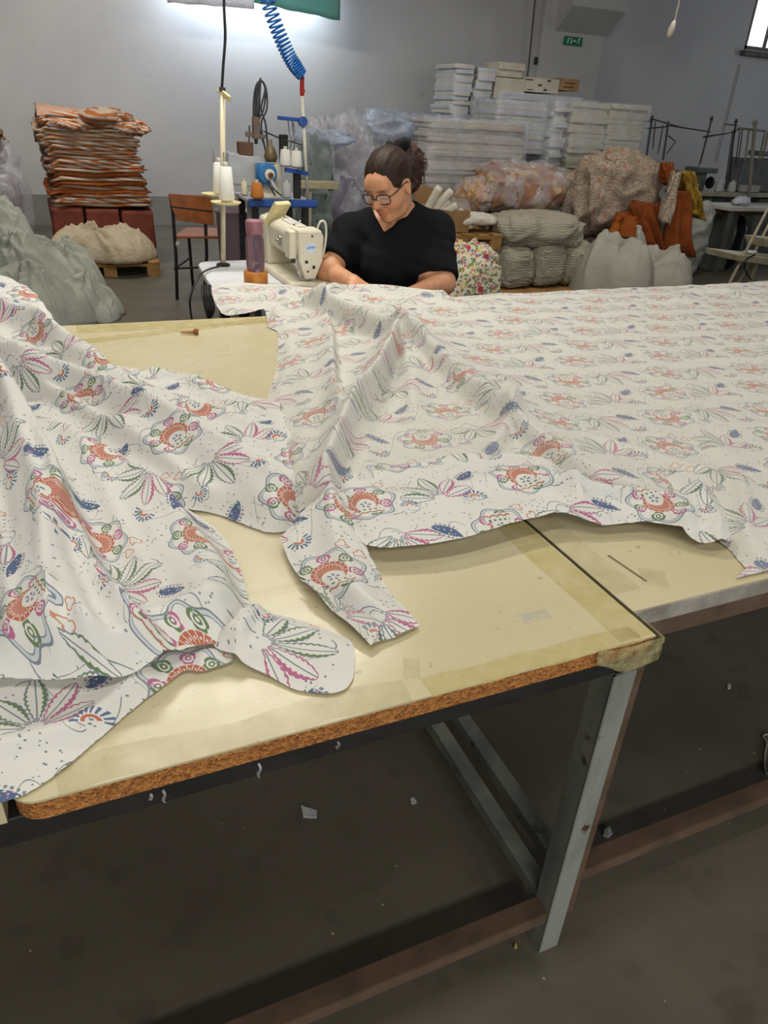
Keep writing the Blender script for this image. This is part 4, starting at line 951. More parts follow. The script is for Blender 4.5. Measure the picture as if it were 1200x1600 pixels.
mb.tube(ring, [.021+.004*math.sin(i*2.1) for i in range(n+1)], 10).build('scrunchie', mat('black_velvet', '0c0c0e', '070708', .95), hair, smooth=True)
random.seed(5); mb = MB()
for k in range(620):                       # curls of the ponytail
    th = random.uniform(0, 2*math.pi); el = math.acos(random.uniform(-1, 1)); d = Vector((math.sin(el)*math.cos(th), math.sin(el)*math.sin(th), math.cos(el)))
    c = Vector(bun) + Vector((d.x*.040, d.y*.042, d.z*.060-.010))*random.uniform(.4, 1); tw = d.orthogonal().normalized(); ph = random.uniform(0, 6.28); pts = []
    g_ = Vector((.010, 0, -.02))*random.uniform(.3, 1.3)
    for i in range(9):
        s_ = i/8; e1 = tw*math.cos(ph+s_*9)+d.cross(tw)*math.sin(ph+s_*9); pts.append(c + d*(.030*s_) + e1*.007*(.4+s_) + g_*s_*s_)
    mb.tube(pts, [.0022*(1-.6*i/8) for i in range(9)], 4, cap=False)
t = NT('frizzy_hair'); v = t.geo(); t.base(t.mix(t.ramp(t.noise(40, 3, v), .35, .65), lin('2a1712'), lin('4e2c1f')), .5)
mb.build('ponytail_curls', t.m, hair, smooth=True)
BF = Field(bun-.16, bun+.16, .005); BF.ell(bun, (.052, .052, .064), .01); BF.ell(bun+np.array((.010, 0, -.060)), (.040, .045, .060), .02); BF.cone(scr, bun, .028, .04, .02)
sl, q = BF.blk(bun-.2, bun+.2); BF.D += (.006*np.sin(q[..., 0]*130)*np.sin(q[..., 1]*120+1)*np.sin(q[..., 2]*140)).astype(np.float32)
field_object(BF, 'ponytail', t.m, hair)
# glasses
GLM = mat('dark_frame_plastic', '23252e', '1a1c24', .3)
mb = MB()
for s_ in (-1, 1):
    c = (.034*s_, .108, .000); ring = []
    for i in range(25):
        a = 2*math.pi*i/24; ex = .027*math.copysign(abs(math.cos(a))**.65, math.cos(a)); ez = .0195*math.copysign(abs(math.sin(a))**.65, math.sin(a))
        ring.append(hl(c[0]+ex, c[1]-abs(c[0]+ex)*.18, c[2]+ez))
    mb.tube(ring, .0023, 6)
    mb.tube([hl(.060*s_, .098, .008), hl(.074*s_, .07, .009), hl(.084*s_, .0, .010), hl(.084*s_, -.02, -.004)], .0024, 6)
mb.tube([hl(-.008, .108, .003), hl(0, .111, .006), hl(.008, .108, .003)], .0025, 6)
gl = mb.build('glasses', GLM, PS, smooth=True, label='dark-rimmed glasses')
t = NT('lens_glass'); t.base(lin('ffffff'), .03); tr = t.node('ShaderNodeBsdfTransparent'); mx = t.node('ShaderNodeMixShader'); mx.inputs[0].default_value = .08
t.t.links.new(tr.outputs[0], mx.inputs[1]); t.t.links.new(t.b.outputs[0], mx.inputs[2]); t.t.links.new(mx.outputs[0], t.out.inputs[0])
for s_ in (-1, 1):
    ring = [hl(.034*s_+.026*math.cos(a), .108-abs(.034*s_+.026*math.cos(a))*.18, .0185*math.sin(a)) for a in (2*math.pi*i/20 for i in range(20))]
    MB().prism(ring, Vector(HR[:, 1])*.001).build('lens', t.m, gl)
# stool she sits on
SL = thing('stool', (hip[0], 3.04, 0), 'plain stool under the seated woman behind the table', 'stool')
MB().lathe((hip[0], 3.04, .40), [(.16, 0), (.17, .008), (.17, .026), (.16, .03)], 24).build('seat', M_CHW, SL)
for a in range(4):
    MB().tube([(hip[0]+.17*math.cos(a*1.571+.8), 3.04+.17*math.sin(a*1.571+.8), 0), (hip[0]+.11*math.cos(a*1.571+.8), 3.04+.11*math.sin(a*1.571+.8), .402)], .012, 8).build('leg', M_BLACKM, SL)
# ------------------------------------------------------------------ goods stored along the back of the hall
def blob(c, r, seed=0, amp=.12, freq=2.2, sq=2.6, n=(72, 40), flat=True, fold=0, ffreq=8, run=.25):
    """lumpy soft body: super-ellipsoid with noise and cloth-like creases; c is the middle of its base"""
    mb = MB(); nu, nv = n; vs = []; fs = []; c = Vector(c); s = Vector((seed*7.3, seed*3.1, seed*1.7)); R = max(r)
    def se(a): return math.copysign(abs(a)**(2/sq), a)
    def ridge(v): a = 1-abs(noise.noise(v))*2.2; return a*a if a > 0 else 0
    for j in range(nv+1):
        ph = -math.pi/2+math.pi*j/nv
        for i in range(nu):
            th = 2*math.pi*i/nu; d = Vector((se(math.cos(ph))*se(math.cos(th)), se(math.cos(ph))*se(math.sin(th)), se(math.sin(ph))))
            q = Vector((d.x*r[0], d.y*r[1], d.z*r[2])); w = q/R
            k = 1+amp*noise.fractal(w*freq*.8+s, 1.0, 2.0, 2)
            if fold:
                wp = noise.noise_vector(w*1.6+s)*.5; a = w+wp; g = ffreq*.34
                k += fold*.75*(ridge(Vector((a.x*g, a.y*g, a.z*g*run))+s)-.35) + fold*.22*(ridge(Vector((a.x*g*.5+a.z*g, a.y*g*.4, a.z*g*.3-a.x*g*.9))*1.7+s*2)-.3)
            q = q*k; q.z += r[2]
            if flat: q.z = max(q.z, 0)
            vs.append(c+q)
    for j in range(nv):
        for i in range(nu): fs.append((j*nu+i, j*nu+(i+1) % nu, (j+1)*nu+(i+1) % nu, (j+1)*nu+i))
    return mb.add(vs, fs)
def heap(c, rx_, ry_, h, seed, nr=16, amp=.16, wid=.12, power=2.2, n=(170, 60)):
    """crumpled cloth heap: a dome with many long curved folds; c is the middle of its base"""
    r = random.Random(seed); nt, nrad = n; R = max(rx_, ry_)
    th, rr = np.meshgrid(np.linspace(0, 2*np.pi, nt, endpoint=False), np.linspace(0, 1, nrad+1)); u = (rr*np.cos(th)).ravel(); v = (rr*np.sin(th)).ravel(); rad = rr.ravel()
    lob = 1+.10*np.sin(3*th.ravel()+seed)+.07*np.sin(5*th.ravel()+2*seed)
    z = h*np.clip(1-rad**power, 0, 1)**.75; q = np.stack([u, v], 1); D = np.zeros(len(u))
    for k in range(nr):
        a = r.uniform(0, 6.283); s0 = r.uniform(.1, .95); a1 = a+r.uniform(.8, 2.6)*r.choice((-1, 1)); s1 = r.uniform(.4, 1.05); p0 = np.array((s0*math.cos(a), s0*math.sin(a))); p2 = np.array((s1*math.cos(a1), s1*math.sin(a1)))
        p1 = (p0+p2)/2+np.array((r.uniform(-.25, .25), r.uniform(-.25, .25))); hh = r.uniform(.5, 1)*amp; wl, wr_ = r.uniform(.4, 1)*wid*1.6, r.uniform(.15, .4)*wid
        if r.random() < .5: wl, wr_ = wr_, wl
        pl = [(1-t)**2*p0+2*t*(1-t)*p1+t*t*p2 for t in np.linspace(0, 1, 9)]; bd = np.full(len(u), 9.); bs = np.ones(len(u))
        for i in range(8):
            d, t, sg, _ = seg_dist(q, pl[i], pl[i+1]); kk = d < bd; bd[kk] = d[kk]; bs[kk] = sg[kk]
        D += hh*np.exp(-(bd/np.where(bs > 0, wl, wr_))**1.3)
    D *= R*np.clip((1-rad)*6+.35, 0, 1); nx, ny, nz = u/rx_, v/ry_, np.maximum(z, .02)/h**2*1.2; L = np.sqrt(nx**2+ny**2+nz**2)
    X, Y, Z = u*rx_*lob+D*nx/L*.6, v*ry_*lob+D*ny/L*.6, z*(1-.12*np.sin(2*th.ravel()+seed))+D*nz/L
    vs = [Vector(c)+Vector((float(a), float(b), max(float(e), 0))) for a, b, e in zip(X, Y, Z)]; fs = []
    for j in range(nrad):
        for i in range(nt): fs.append((j*nt+i, (j+1)*nt+i, (j+1)*nt+(i+1) % nt, j*nt+(i+1) % nt))
    fs.append(tuple(range(nrad*nt, (nrad+1)*nt)))
    return MB().add(vs, fs)
def cloth_mat(name, c1, c2, c3=None, scale=6, fine=60, bump=.5):
    if name in MATS: return MATS[name]
    t = NT(name); v = t.obj(); col = t.mix(t.ramp(t.noise(scale, 5, v), .3, .7), lin(c1), lin(c2))
    if c3: col = t.mix(t.ramp(t.noise(fine, 3, v), .52, .6), col, lin(c3))
    t.base(col, .85, spec=.2); t.bump(t.noise(scale*2, 6, v), bump, .05); MATS[name] = t.m
    return t.m
def slab(c, size, seed, wob=.02, n=14, sag=0, edge=.996, wave=0):
    """one folded layer: rounded slab with wavy sides; c is the middle of its base"""
    mb = MB(); w, d, h = size; vs = []; fs = []; m = 36; rings = [(.0, edge), (.10, .999), (.5, 1.0), (.90, .999), (1.0, edge)]
    for zf, k in rings:
        for i in range(m):
            a = 2*math.pi*i/m; x = math.copysign(abs(math.cos(a))**.16, math.cos(a)); y = math.copysign(abs(math.sin(a))**.16, math.sin(a))
            o = wob*noise.noise((x*2.2+seed*5, y*2.2, zf*2+seed)); zz = wave*noise.noise((x*1.1+3, y*.8, .4))+wave*.5*noise.noise((x*2.6, y, 7.7))
            vs.append(Vector(c)+Vector((x*(w/2+o)*k, y*(d/2+o)*k, zf*h+zz-sag*(1-x*x))))
    for j in range(len(rings)-1):
        for i in range(m): fs.append((j*m+i, j*m+(i+1) % m, (j+1)*m+(i+1) % m, (j+1)*m+i))
    fs += [tuple(reversed(range(m))), tuple(range(4*m, 5*m))]
    return mb.add(vs, fs)
M_PALLET = mat('pallet_wood', 'b48a52', '946c3a', .8, 10, bump=.3)
def pallet(x0, x1, y0, y1, z, label):
    o = thing('wooden_pallet', ((x0+x1)/2, (y0+y1)/2, z), label, 'pallet'); w = .10; n = 6
    for i in range(n):
        x = x0+w/2+(x1-x0-w)*i/(n-1); MB().box((x, (y0+y1)/2, z+.118), (w, y1-y0, .02)).build('deck_board', M_PALLET, o, bevel=.002)
    for y in (y0+.05, (y0+y1)/2, y1-.05):
        MB().box(((x0+x1)/2, y, z+.098), (x1-x0, .09, .02)).build('bearer', M_PALLET, o)
        for x in (x0+.06, (x0+x1)/2, x1-.06): MB().box((x, y, z+.044), (.11, .09, .088)).build('block', M_PALLET, o, bevel=.002)
    return o
# ---- striped orange fabric piled against the wall
pf = G(243, 432, 0); PX0, PX1, PY0 = G(92, 436, 0).x, pf.x+.05, pf.y
pallet(PX0, PX1, PY0, PY0+1.0, 0, 'low wooden pallet under the beige rags and orange fabric stack')
def stripes(name, a, b, scale, rot):
    t = NT(name); v = t.obj(); mp = t.node('ShaderNodeMapping'); mp.inputs['Rotation'].default_value = rot; t.t.links.new(v, mp.inputs['Vector'])
    wv = t.node('ShaderNodeTexWave'); wv.inputs['Scale'].default_value = scale; wv.inputs['Distortion'].default_value = 2.5; wv.inputs['Detail'].default_value = 2; wv.inputs['Detail Scale'].default_value = .6
    t.t.links.new(mp.outputs[0], wv.inputs['Vector'])
    t.base(t.mix(t.ramp(wv.outputs['Fac'], .42, .58), lin(a), lin(b)), .85); t.bump(t.noise(14, 5, v), .4, .03); return t.m
M_STR = [stripes('orange_white_stripe', 'a8602a', 'b8aca0', 9, (.9, 1.35, .3)), stripes('orange_white_stripe_fine', 'ab6630', 'b3a79b', 12, (0, 1.5, .1)),
         stripes('rust_stripe', '985321', 'a89786', 7, (.4, 1.45, .5)), stripes('pale_stripe', 'b5aba3', 'a5743f', 10, (0, 1.45, -.2))]
M_RUSTF = cloth_mat('rust_fabric', 'a8602e', '8a4a22', None, 7)
SY = 7.9
xl, xr_ = P(82, 300, SY).x, P(236, 300, SY).x
zb, zt_ = P(150, 322, SY-.3).z, P(150, 178, SY-.3).z
NL = 21; rnd = random.Random(3)
for i in range(NL):
    f = i/(NL-1); h = (zt_-zb)/NL; cx = (xl+xr_)/2-.02-.09*f+rnd.uniform(-.012, .012); w = (xr_-xl)*(1.0-.10*f)+rnd.uniform(-.09, .04)
    o = slab((cx, SY+.05, zb+i*h), (w, .78, h*.99), i+1, .06, edge=.965, wave=.035+.03*f).build('folded_fabric', M_RUSTF if 3 <= i <= 8 and i % 2 else M_STR[(0, 2, 1, 0, 3, 1, 3, 3, 2, 0)[i % 10] if i > 5 else (2, 0)[i % 2]], None, smooth=True)
    tag(o, ordinal(NL-1-i, NL)+' folded length of striped orange fabric, counted down the stack by the wall', 'folded fabric', 'striped orange fabric stack')
# crumpled top pieces
for k, (px, py, w, hh) in enumerate(((105, 190, .42, .10), (160, 182, .5, .12), (200, 195, .36, .10))):
    q = P(px, py, SY-.15); o = blob((q.x, SY-.1, q.z-.08), (w*.5, .32, hh*.6), 30+k, .25, 2.2, 2.4, (40, 20), False, .25, 9).build('rumpled_fabric', M_STR[(0, 2, 0)[k]], None, smooth=True)
    tag(o, ('left', 'middle', 'right')[k]+' rumpled striped orange cloth on top of the tall orange stack', 'fabric')
# dark red packs under it
M_RED = cloth_mat('brick_red_fabric', '7c4234', '66342a', None, 5, bump=.25)
RXs = [P(80, 350, SY-.2).x, P(133, 350, SY-.2).x, P(188, 350, SY-.2).x, P(240, 350, SY-.2).x]
for k in range(3):
    z1 = P(150, 322+(0, 2, 4)[k], SY-.2).z
    o = slab(((RXs[k]+RXs[k+1])/2, SY+.05, .14), (RXs[k+1]-RXs[k]-.01, .8, z1-.14), 50+k, .02).build('fabric_pack', M_RED, None, smooth=True)
    tag(o, ('left', 'middle', 'right')[k]+' brick-red folded fabric pack at the foot of the orange stack', 'fabric pack')
# beige rags spilling over the pallet
M_BEIGE = cloth_mat('unbleached_rags', 'bfb199', 'a89a80', None, 7, 9)
q0, q1 = P(80, 380, PY0+.1), P(250, 400, PY0+.1)
o = heap(((q0.x+q1.x)/2-.02, PY0+.28, .13), (q1.x-q0.x)*.52, .36, .20, 4, 26, .06, .07, 5).build('rag_heap', M_BEIGE, None, smooth=True)
tag(o, 'heap of beige unbleached rags on the front of the low pallet', 'rags')
# ---- pale grey-green heap at the left edge
M_SAGE = cloth_mat('sage_grey_fabric', 'b4b7ac', '9da096', None, 5, 8, .4)
g0 = G(165, 500, 0)
HPS = [(-25, 326, 5.95, .40, .32), (30, 372, 5.75, .36, .30), (82, 384, 5.95, .36, .28), (116, 436, 5.65, .28, .24), (146, 468, 5.55, .17, .16), (40, 430, 5.40, .36, .24)]
lbl = ['tall grey-green fabric lump at the left picture edge', 'grey-green rumpled fabric lump left in the left-hand heap', 'grey-green fabric lump at the back right of the left-hand heap', 'grey-green fabric lump at the right front of the left-hand heap', 'small grey-green fabric lump at the right foot of the left-hand heap', 'grey-green fabric lump at the front of the left-hand heap']
for k, (px, tp_, yy, rx_, ry_) in enumerate(HPS):
    q = P(px, tp_, yy); o = heap((q.x, yy, 0), rx_, ry_, q.z*.92, 61+k*3, 22, .095, .08, 3.6).build('fabric_heap', M_SAGE, None, smooth=True)
    tag(o, lbl[k], 'fabric heap')
# plastic-wrapped bundle behind it
M_FILM = film('cloudy_wrap', 'cfd0d8', .30, .18, 9, .8); M_FILMT = film('clear_wrap', 'd9dde6', .24, .12, 9, .9)
BR = thing('wrapped_bundle', (P(5, 300, 7.4).x-.2, 7.4, 0), 'tall plastic-wrapped bundle of brown and grey fabric at the left edge', 'bundle')
xw = P(24, 300, 7.4).x; za, zb2, zc = P(10, 262, 7.4).z, P(10, 205, 7.4).z, P(10, 180, 7.4).z
blob((xw-.36, 7.4, 0), (.38, .3, za*.5+.02), 70, .15, 2.4, 3, (40, 30), True, .2, 7).build('lower_bundle', cloth_mat('mauve_grey_fabric', '8a8086', '75695f', None, 6), BR, smooth=True)
blob((xw-.40, 7.4, za-.06), (.36, .3, (zb2-za)*.5+.06), 71, .15, 2.4, 3, (40, 24), True, .2, 7).build('brown_bundle', cloth_mat('brown_fabric', '8a6844', '6f5033', None, 6), BR, smooth=True)
blob((xw-.40, 7.35, zb2-.08), (.38, .25, .08), 72, .25, 2.4, 2.2, (40, 18), True, .3, 8).build('dark_cloth', cloth_mat('charcoal_fabric', '66665f', '54544e', None, 6), BR, smooth=True)
blob((xw-.34, 7.38, 0), (.40, .34, zb2*.5), 73, .16, 2.8, 3, (48, 36), True, .25, 6).build('plastic_wrap', M_FILM, BR, smooth=True)

# ---- pile in the middle, behind the woman
def wrapped(name, px0, px1, py0, py1, Y, depth, m, label, cat, seed, amp=.12, fold=.2, sq=3, wrap=M_FILMT, base=None, freq=2.4, ff=7, n=(80, 48), grow=1.05):
    """soft goods filling a photo rectangle at depth Y, with a plastic skin"""
    x0, x1 = P(px0, (py0+py1)/2, Y).x, P(px1, (py0+py1)/2, Y).x; z1 = P((px0+px1)/2, py0, Y).z; z0_ = P((px0+px1)/2, py1, Y).z if base is None else base
    c = ((x0+x1)/2, Y+depth/2, z0_); o = thing(name, c, label, cat)
    blob(c, ((x1-x0)/2, depth/2, (z1-z0_)/2), seed, amp, freq, sq, n, True, fold, ff).build('contents', m, o, smooth=True)
    if wrap: blob(c, ((x1-x0)/2*grow, depth/2*grow, (z1-z0_)/2*grow), seed, amp*1.1, freq*1.2, sq, n, True, fold*1.2, ff*1.3).build('plastic_wrap', wrap, o, smooth=True)
    return o
M_GREEN = cloth_mat('bottle_green_fabric', '4a6550', '3a5140', None, 5, bump=.3)
M_MIXL = cloth_mat('pale_lilac_fabric', 'b6b4ba', '96939c', None, 4, 14)
M_MIXD = cloth_mat('dusky_print_fabric', '85838f', '6c6875', None, 6, 22)
M_PALE = cloth_mat('pale_stack_fabric', 'c2bcb2', 'a8a197', None, 3)
wrapped('green_bundle', 474, 526, 214, 262, 6.0, .3, M_GREEN, 'dark green fabric bundle under pale plastic, right of the thread pole', 'bundle', 81, base=.3)
wrapped('plastic_bag', 495, 600, 205, 330, 6.5, .6, M_MIXL, 'big clear plastic bag of pale cloth behind the woman on her left', 'bag', 82, .18, .3, 2.4, M_FILM, base=.35)
wrapped('plastic_bag', 480, 580, 285, 420, 6.1, .6, M_MIXD, 'clear bag of dusky purple print cloth low between overlock table and woman', 'bag', 83, .16, .3, 2.4, M_FILM, base=0)
M_SHEET = film('blue_white_sheet', 'c3d2ea', .42, .3, 6, .9)
for k, (a, b, c_, d, Y, lab) in enumerate(((468, 560, 203, 226, 6.15, 'crumpled blue-white plastic sheet over the green bundle'), (575, 650, 172, 225, 7.3, 'bluish plastic sheet standing up behind the woman\'s hair'), (630, 730, 176, 200, 7.4, 'flat pale plastic sheet on top of the long wrapped bundle'))):
    x0, x1 = P(a, d, Y).x, P(b, d, Y).x; zz0, zz1 = P(a, d, Y).z, P(a, c_, Y).z
    o = blob(((x0+x1)/2, Y+.2, zz0), ((x1-x0)/2, .3, (zz1-zz0)/2), 90+k, .25, 2.6, 2.2, (48, 24), False, .4, 8).build('plastic_sheet', M_SHEET, None, smooth=True); tag(o, lab, 'plastic sheet')
# supporting lower goods hidden behind the front row
wrapped('wrapped_bundle', 560, 700, 205, 330, 7.3, .7, M_MIXL, 'plastic-wrapped lilac bundle directly behind the woman\'s head', 'bundle', 84, .14, .25, 2.8, M_FILM, base=0)
# long wrapped stack of pale folded pieces
def stack(px0, px1, pt, pb, Y, depth, n, m, label, group, name='folded_textile', cat='folded textile', wob=.012, seed=0, base=None, lean=0, box=False):
    x0, x1 = P(px0, (pt+pb)/2, Y).x, P(px1, (pt+pb)/2, Y).x; z1 = P((px0+px1)/2, pt, Y).z; z0_ = P((px0+px1)/2, pb, Y).z if base is None else base
    h = (z1-z0_)/n; r = random.Random(seed)
    for i in range(n):
        c = ((x0+x1)/2+lean*i/n+r.uniform(-.018, .018), Y+depth/2+r.uniform(-.03, .02), z0_+i*h)
        o = slab(c, (x1-x0+r.uniform(-.05, .0), depth, h*.997), seed*3+i, wob).build(name, m if not isinstance(m, list) else m[i % len(m)], None, smooth=True)
        tag(o, ordinal(n-1-i, n)+' '+label, cat, group)
    return (x0, x1, z0_, z1)
M_WHT = [cloth_mat('white_textile', 'd4d2cc', 'bfbcb4', None, 4, bump=.25), cloth_mat('white_textile_cool', 'ccd0d6', 'b7bac2', None, 4, bump=.25)]
M_CRM = cloth_mat('ivory_textile', 'cfc9b9', 'b8b1a0', None, 4, bump=.3)
def wrap_box(x0, x1, z0_, z1, Y, depth, seed, label, m=M_FILMT):
    o = slab(((x0+x1)/2, Y+depth/2, z0_), (x1-x0+.05, depth+.05, z1-z0_+.02), seed, .035).build('stretch_wrap', m, None, smooth=True)
    return tag(o, label, 'plastic wrap')
b = stack(664, 822, 188, 300, 6.9, .6, 16, M_PALE, 'pale textile down the long wrapped stack right of the woman\'s head', 'long pale wrapped stack', seed=5)
wrap_box(*b, 6.9, .6, 7, 'clear stretch wrap around the long pale stack right of the woman\'s head')
blob(((b[0]+b[1])/2, 7.2, 0), ((b[1]-b[0])/2, .32, b[2]/2+.01), 95, .05, 2, 5, (40, 20)).build('lower_bale', cloth_mat('grey_bale', '8f8a84', '77726c', None, 4), None, smooth=True)
tag(bpy.data.objects['lower_bale'], 'grey bale under the long wrapped stack, mostly hidden', 'bale')
# white stacks in front of the pillar
Y1 = 8.2
b1 = stack(706, 739, 100, 205, Y1, .5, 15, M_WHT, 'white textile down the left column of the tall cool-white stack', 'tall cool-white stack, left column', seed=11)
b2 = stack(740, 772, 106, 205, Y1, .5, 15, M_WHT[::-1], 'white textile down the right column of the tall cool-white stack', 'tall cool-white stack, right column', seed=12)
M_CARD = mat('white_carton', 'cfc9ba', 'bdb6a5', .7, 5); M_CARDB = mat('brown_carton', 'a5845a', '8f6f48', .75, 6)
def carton(px0, px1, pt, pb, Y, depth, m, label, marks=()):
    x0, x1 = P(px0, (pt+pb)/2, Y).x, P(px1, (pt+pb)/2, Y).x; z1 = P((px0+px1)/2, pt, Y).z; z0_ = P((px0+px1)/2, pb, Y).z
    o = thing('carton', ((x0+x1)/2, Y+depth/2, z0_), label, 'carton')
    MB().box(((x0+x1)/2, Y+depth/2, (z0_+z1)/2), (x1-x0, depth, z1-z0_)).build('box_body', m, o, bevel=.006)
    MB().box(((x0+x1)/2, Y+depth/2, z1+.001), (x1-x0-.01, .05, .003)).build('tape', mat('carton_tape', 'b9a67c', None, .4), o)
    for fx, fz, w, h, c in marks: MB().box((x0+(x1-x0)*fx, Y-.001, z0_+(z1-z0_)*fz), (w, .003, h)).build('printed_mark', c, o)
    return (x0, x1, z0_, z1)
INK = mat('dark_print', '4a4340', None, .7); INK2 = mat('brown_print', '6d4a2a', None, .7)
carton(773, 820, 122, 156, Y1, .45, M_CARD, 'plain ivory carton right of the tall cool-white stack')
carton(821, 874, 122, 145, Y1, .45, M_CARD, 'ivory carton with small dark printed marks', [(.1, .82, .10, .012, INK), (.68, .85, .05, .02, INK), (.42, .5, .05, .02, INK), (.60, .2, .05, .02, INK), (.15, .15, .08, .01, INK)])
carton(875, 905, 123, 142, Y1, .4, M_CARDB, 'small brown carton with two lines of print beside the pillar', [(.5, .62, .14, .018, INK2), (.45, .3, .14, .018, INK2)])
b3 = stack(772, 905, 147, 300, Y1-.02, .55, 16, M_WHT, 'white textile down the wide stack below the cartons', 'wide white stack below the cartons', seed=13)
b4 = stack(775, 822, 98, 121, Y1+.05, .4, 2, M_CRM, 'of two ivory folded cloths lying on top of the cartons', 'cloths on top of the cartons', seed=14)
Y2 = 7.4
b5 = stack(772, 858, 158, 240, Y2, .5, 11, M_WHT[::-1], 'cool white textile down the stack left of the big wrapped block', 'white stack left of the wrapped block', seed=16)
b6 = stack(859, 884, 158, 262, Y2-.1, .5, 13, M_WHT[::-1], 'folded textile down the narrow left column of the big wrapped block', 'wrapped block, left column', seed=17)
b7 = stack(885, 945, 160, 300, Y2-.12, .5, 18, M_CRM, 'folded textile down the middle column of the big wrapped block', 'wrapped block, middle column', seed=18)
b8 = stack(946, 1008, 163, 258, Y2-.1, .5, 12, M_CRM, 'folded textile down the right column of the big wrapped block', 'wrapped block, right column', seed=19)
wrap_box(b6[0], b8[1], b8[2], b7[3], Y2-.14, .56, 20, 'clear stretch wrap around the big block of white stacks by the pillar')
wrap_box(b5[0], b5[1], b5[2], b5[3], Y2-.02, .54, 21, 'clear stretch wrap around the white stack left of the big block', M_FILM)
x0, x1 = P(772, 250, Y2).x, P(1010, 250, Y2).x
o = slab(((x0+x1)/2, Y2+.18, 0), (x1-x0, .55, min(b7[2], b8[2], b5[2])), 22, .03).build('lower_bale', cloth_mat('grey_bale', '8f8a84', '77726c'), None, smooth=True); tag(o, 'grey bale under the big wrapped block, mostly hidden', 'bale')
o = slab(((b1[0]+b3[1])/2, Y1+.25, 0), (b3[1]-b1[0], .5, b3[2]), 23, .03).build('lower_bale', cloth_mat('grey_bale', '8f8a84', '77726c'), None, smooth=True); tag(o, 'grey bale under the back row of white stacks, mostly hidden', 'bale')
# orange-pink bags
M_PEACH = cloth_mat('peach_print_fabric', 'ad8467', '8b6455', 'bda583', 5, 10)
wrapped('plastic_bag', 771, 906, 260, 345, 6.2, .6, M_PEACH, 'large round clear bag of peach and rose print cloth', 'bag', 101, .12, .25, 2.3, M_FILMT, base=.62)
wrapped('plastic_bag', 734, 779, 284, 335, 6.3, .4, cloth_mat('apricot_fabric', 'c0905e', '9f6f45', 'd2b58a', 5, 10), 'small clear bag of apricot cloth left of the large peach bag', 'bag', 102, .12, .25, 2.3, M_FILMT, base=.62)
# open carton with white rolls on a pallet
PYc = 5.75; pz = P(740, 372, PYc).z-.10
pallet(P(660, 360, PYc).x, P(787, 360, PYc).x, PYc, PYc+.7, pz, 'wooden pallet carrying the open carton right of the woman')
cx0, cx1 = P(648, 355, PYc).x, P(742, 355, PYc).x; cz = pz+.13
OC = thing('open_carton', ((cx0+cx1)/2, PYc+.3, cz), 'open brown carton with flaps up behind the white rolls', 'carton')
MB().box(((cx0+cx1)/2, PYc+.35, cz+.09), (cx1-cx0, .5, .18)).build('box_body', M_CARDB, OC, bevel=.006)
fA, fB = P(655, 288, PYc+.6), P(745, 322, PYc+.6)
MB().prism([P(648, 285, PYc+.6), P(676, 293, PYc+.6), P(745, 316, PYc+.6), P(745, 330, PYc+.6), P(648, 320, PYc+.6)], (0, .01, 0)).build('flap', M_CARDB, OC)
M_ROLL = cloth_mat('white_roll_fabric', 'dedacb', 'cfc9b8', None, 4, bump=.2)
tips = [(687, 292), (706, 297), (700, 312), (714, 320), (724, 330), (733, 338), (738, 345), (738, 352)]
for k, (px, py) in enumerate(tips):
    a = P(px, py, PYc+.10+.03*(k % 3)); b_ = P(655+k*2, 350+k*1.2, PYc+.25); d = (b_-a)*.25
    mb = MB(); mb.tube([a, a+(b_-a)*.08, a+(b_-a)*.5, b_], [.028, .034, .036, .034], 12)
    o = mb.build('fabric_roll', M_ROLL, None, smooth=True); tag(o, ordinal(k, len(tips))+' white fabric roll of the fan in the open carton right of the woman', 'fabric roll', 'white rolls in the open carton')
o = blob((P(764, 350, PYc).x, PYc+.2, P(764, 357, PYc).z), (.155, .15, .05), 110, .12, 2.4, 2.6, (40, 18), True, .25, 9).build('rolled_cloth', M_ROLL, None, smooth=True); tag(o, 'ivory rolled cloth on the pallet beside the white rolls', 'rolled cloth')
o = blob((P(748, 340, PYc).x, PYc+.4, P(748, 338, PYc).z-.1), (.12, .12, .10), 111, .15, 2.4, 2.3, (36, 18), True, .3, 9).build('plastic_bag', M_FILM, None, smooth=True); tag(o, 'small crumpled clear plastic bag behind the white rolls', 'bag')
sx0, sx1 = P(690, 390, PYc).x, P(778, 390, PYc).x
n = 4; pz_ = pz
for i in range(n):
    o = slab(((sx0+sx1)/2-.1, PYc+.35, pz_*i/n), (sx1-sx0+.35, .6, pz_/n*.98), 120+i, .02).build('folded_textile', M_PALE, None, smooth=True); tag(o, ordinal(n-1-i, n)+' pale folded textile of the pack under the pallet right of the woman', 'folded textile', 'pack under the pallet')
# floral bag
t = NT('multi_floral_print'); v = t.obj(); vo = t.node('ShaderNodeTexVoronoi'); vo.inputs['Scale'].default_value = 52; t.t.links.new(v, vo.inputs['Vector']); sc = t.node('ShaderNodeSeparateColor'); t.t.links.new(vo.outputs['Color'], sc.inputs[0])
c = t.mix(t.gt(sc.outputs[0], .40), lin('e2dcc0'), lin('7f9152')); c = t.mix(t.gt(sc.outputs[0], .62), c, lin('c76a7c')); c = t.mix(t.gt(sc.outputs[0], .80), c, lin('d9c45e')); c = t.mix(t.gt(sc.outputs[0], .9), c, lin('5f7fa6'))
vb_ = t.node('ShaderNodeTexVoronoi'); vb_.inputs['Scale'].default_value = 11; t.t.links.new(v, vb_.inputs['Vector'])
c = t.mix(t.gt(vo.outputs['Distance'], .60), c, lin('e0dbc0')); c = t.mix(t.lt(vb_.outputs['Distance'], .26), c, lin('b8405c')); t.base(c, .8); t.bump(t.noise(12, 5, v), .5, .03); M_FLOR = t.m
FB = thing('floral_bag', (P(745, 430, 4.7).x, 4.9, 0), 'bulging bag of bright multicoloured floral print right of the woman', 'bag')
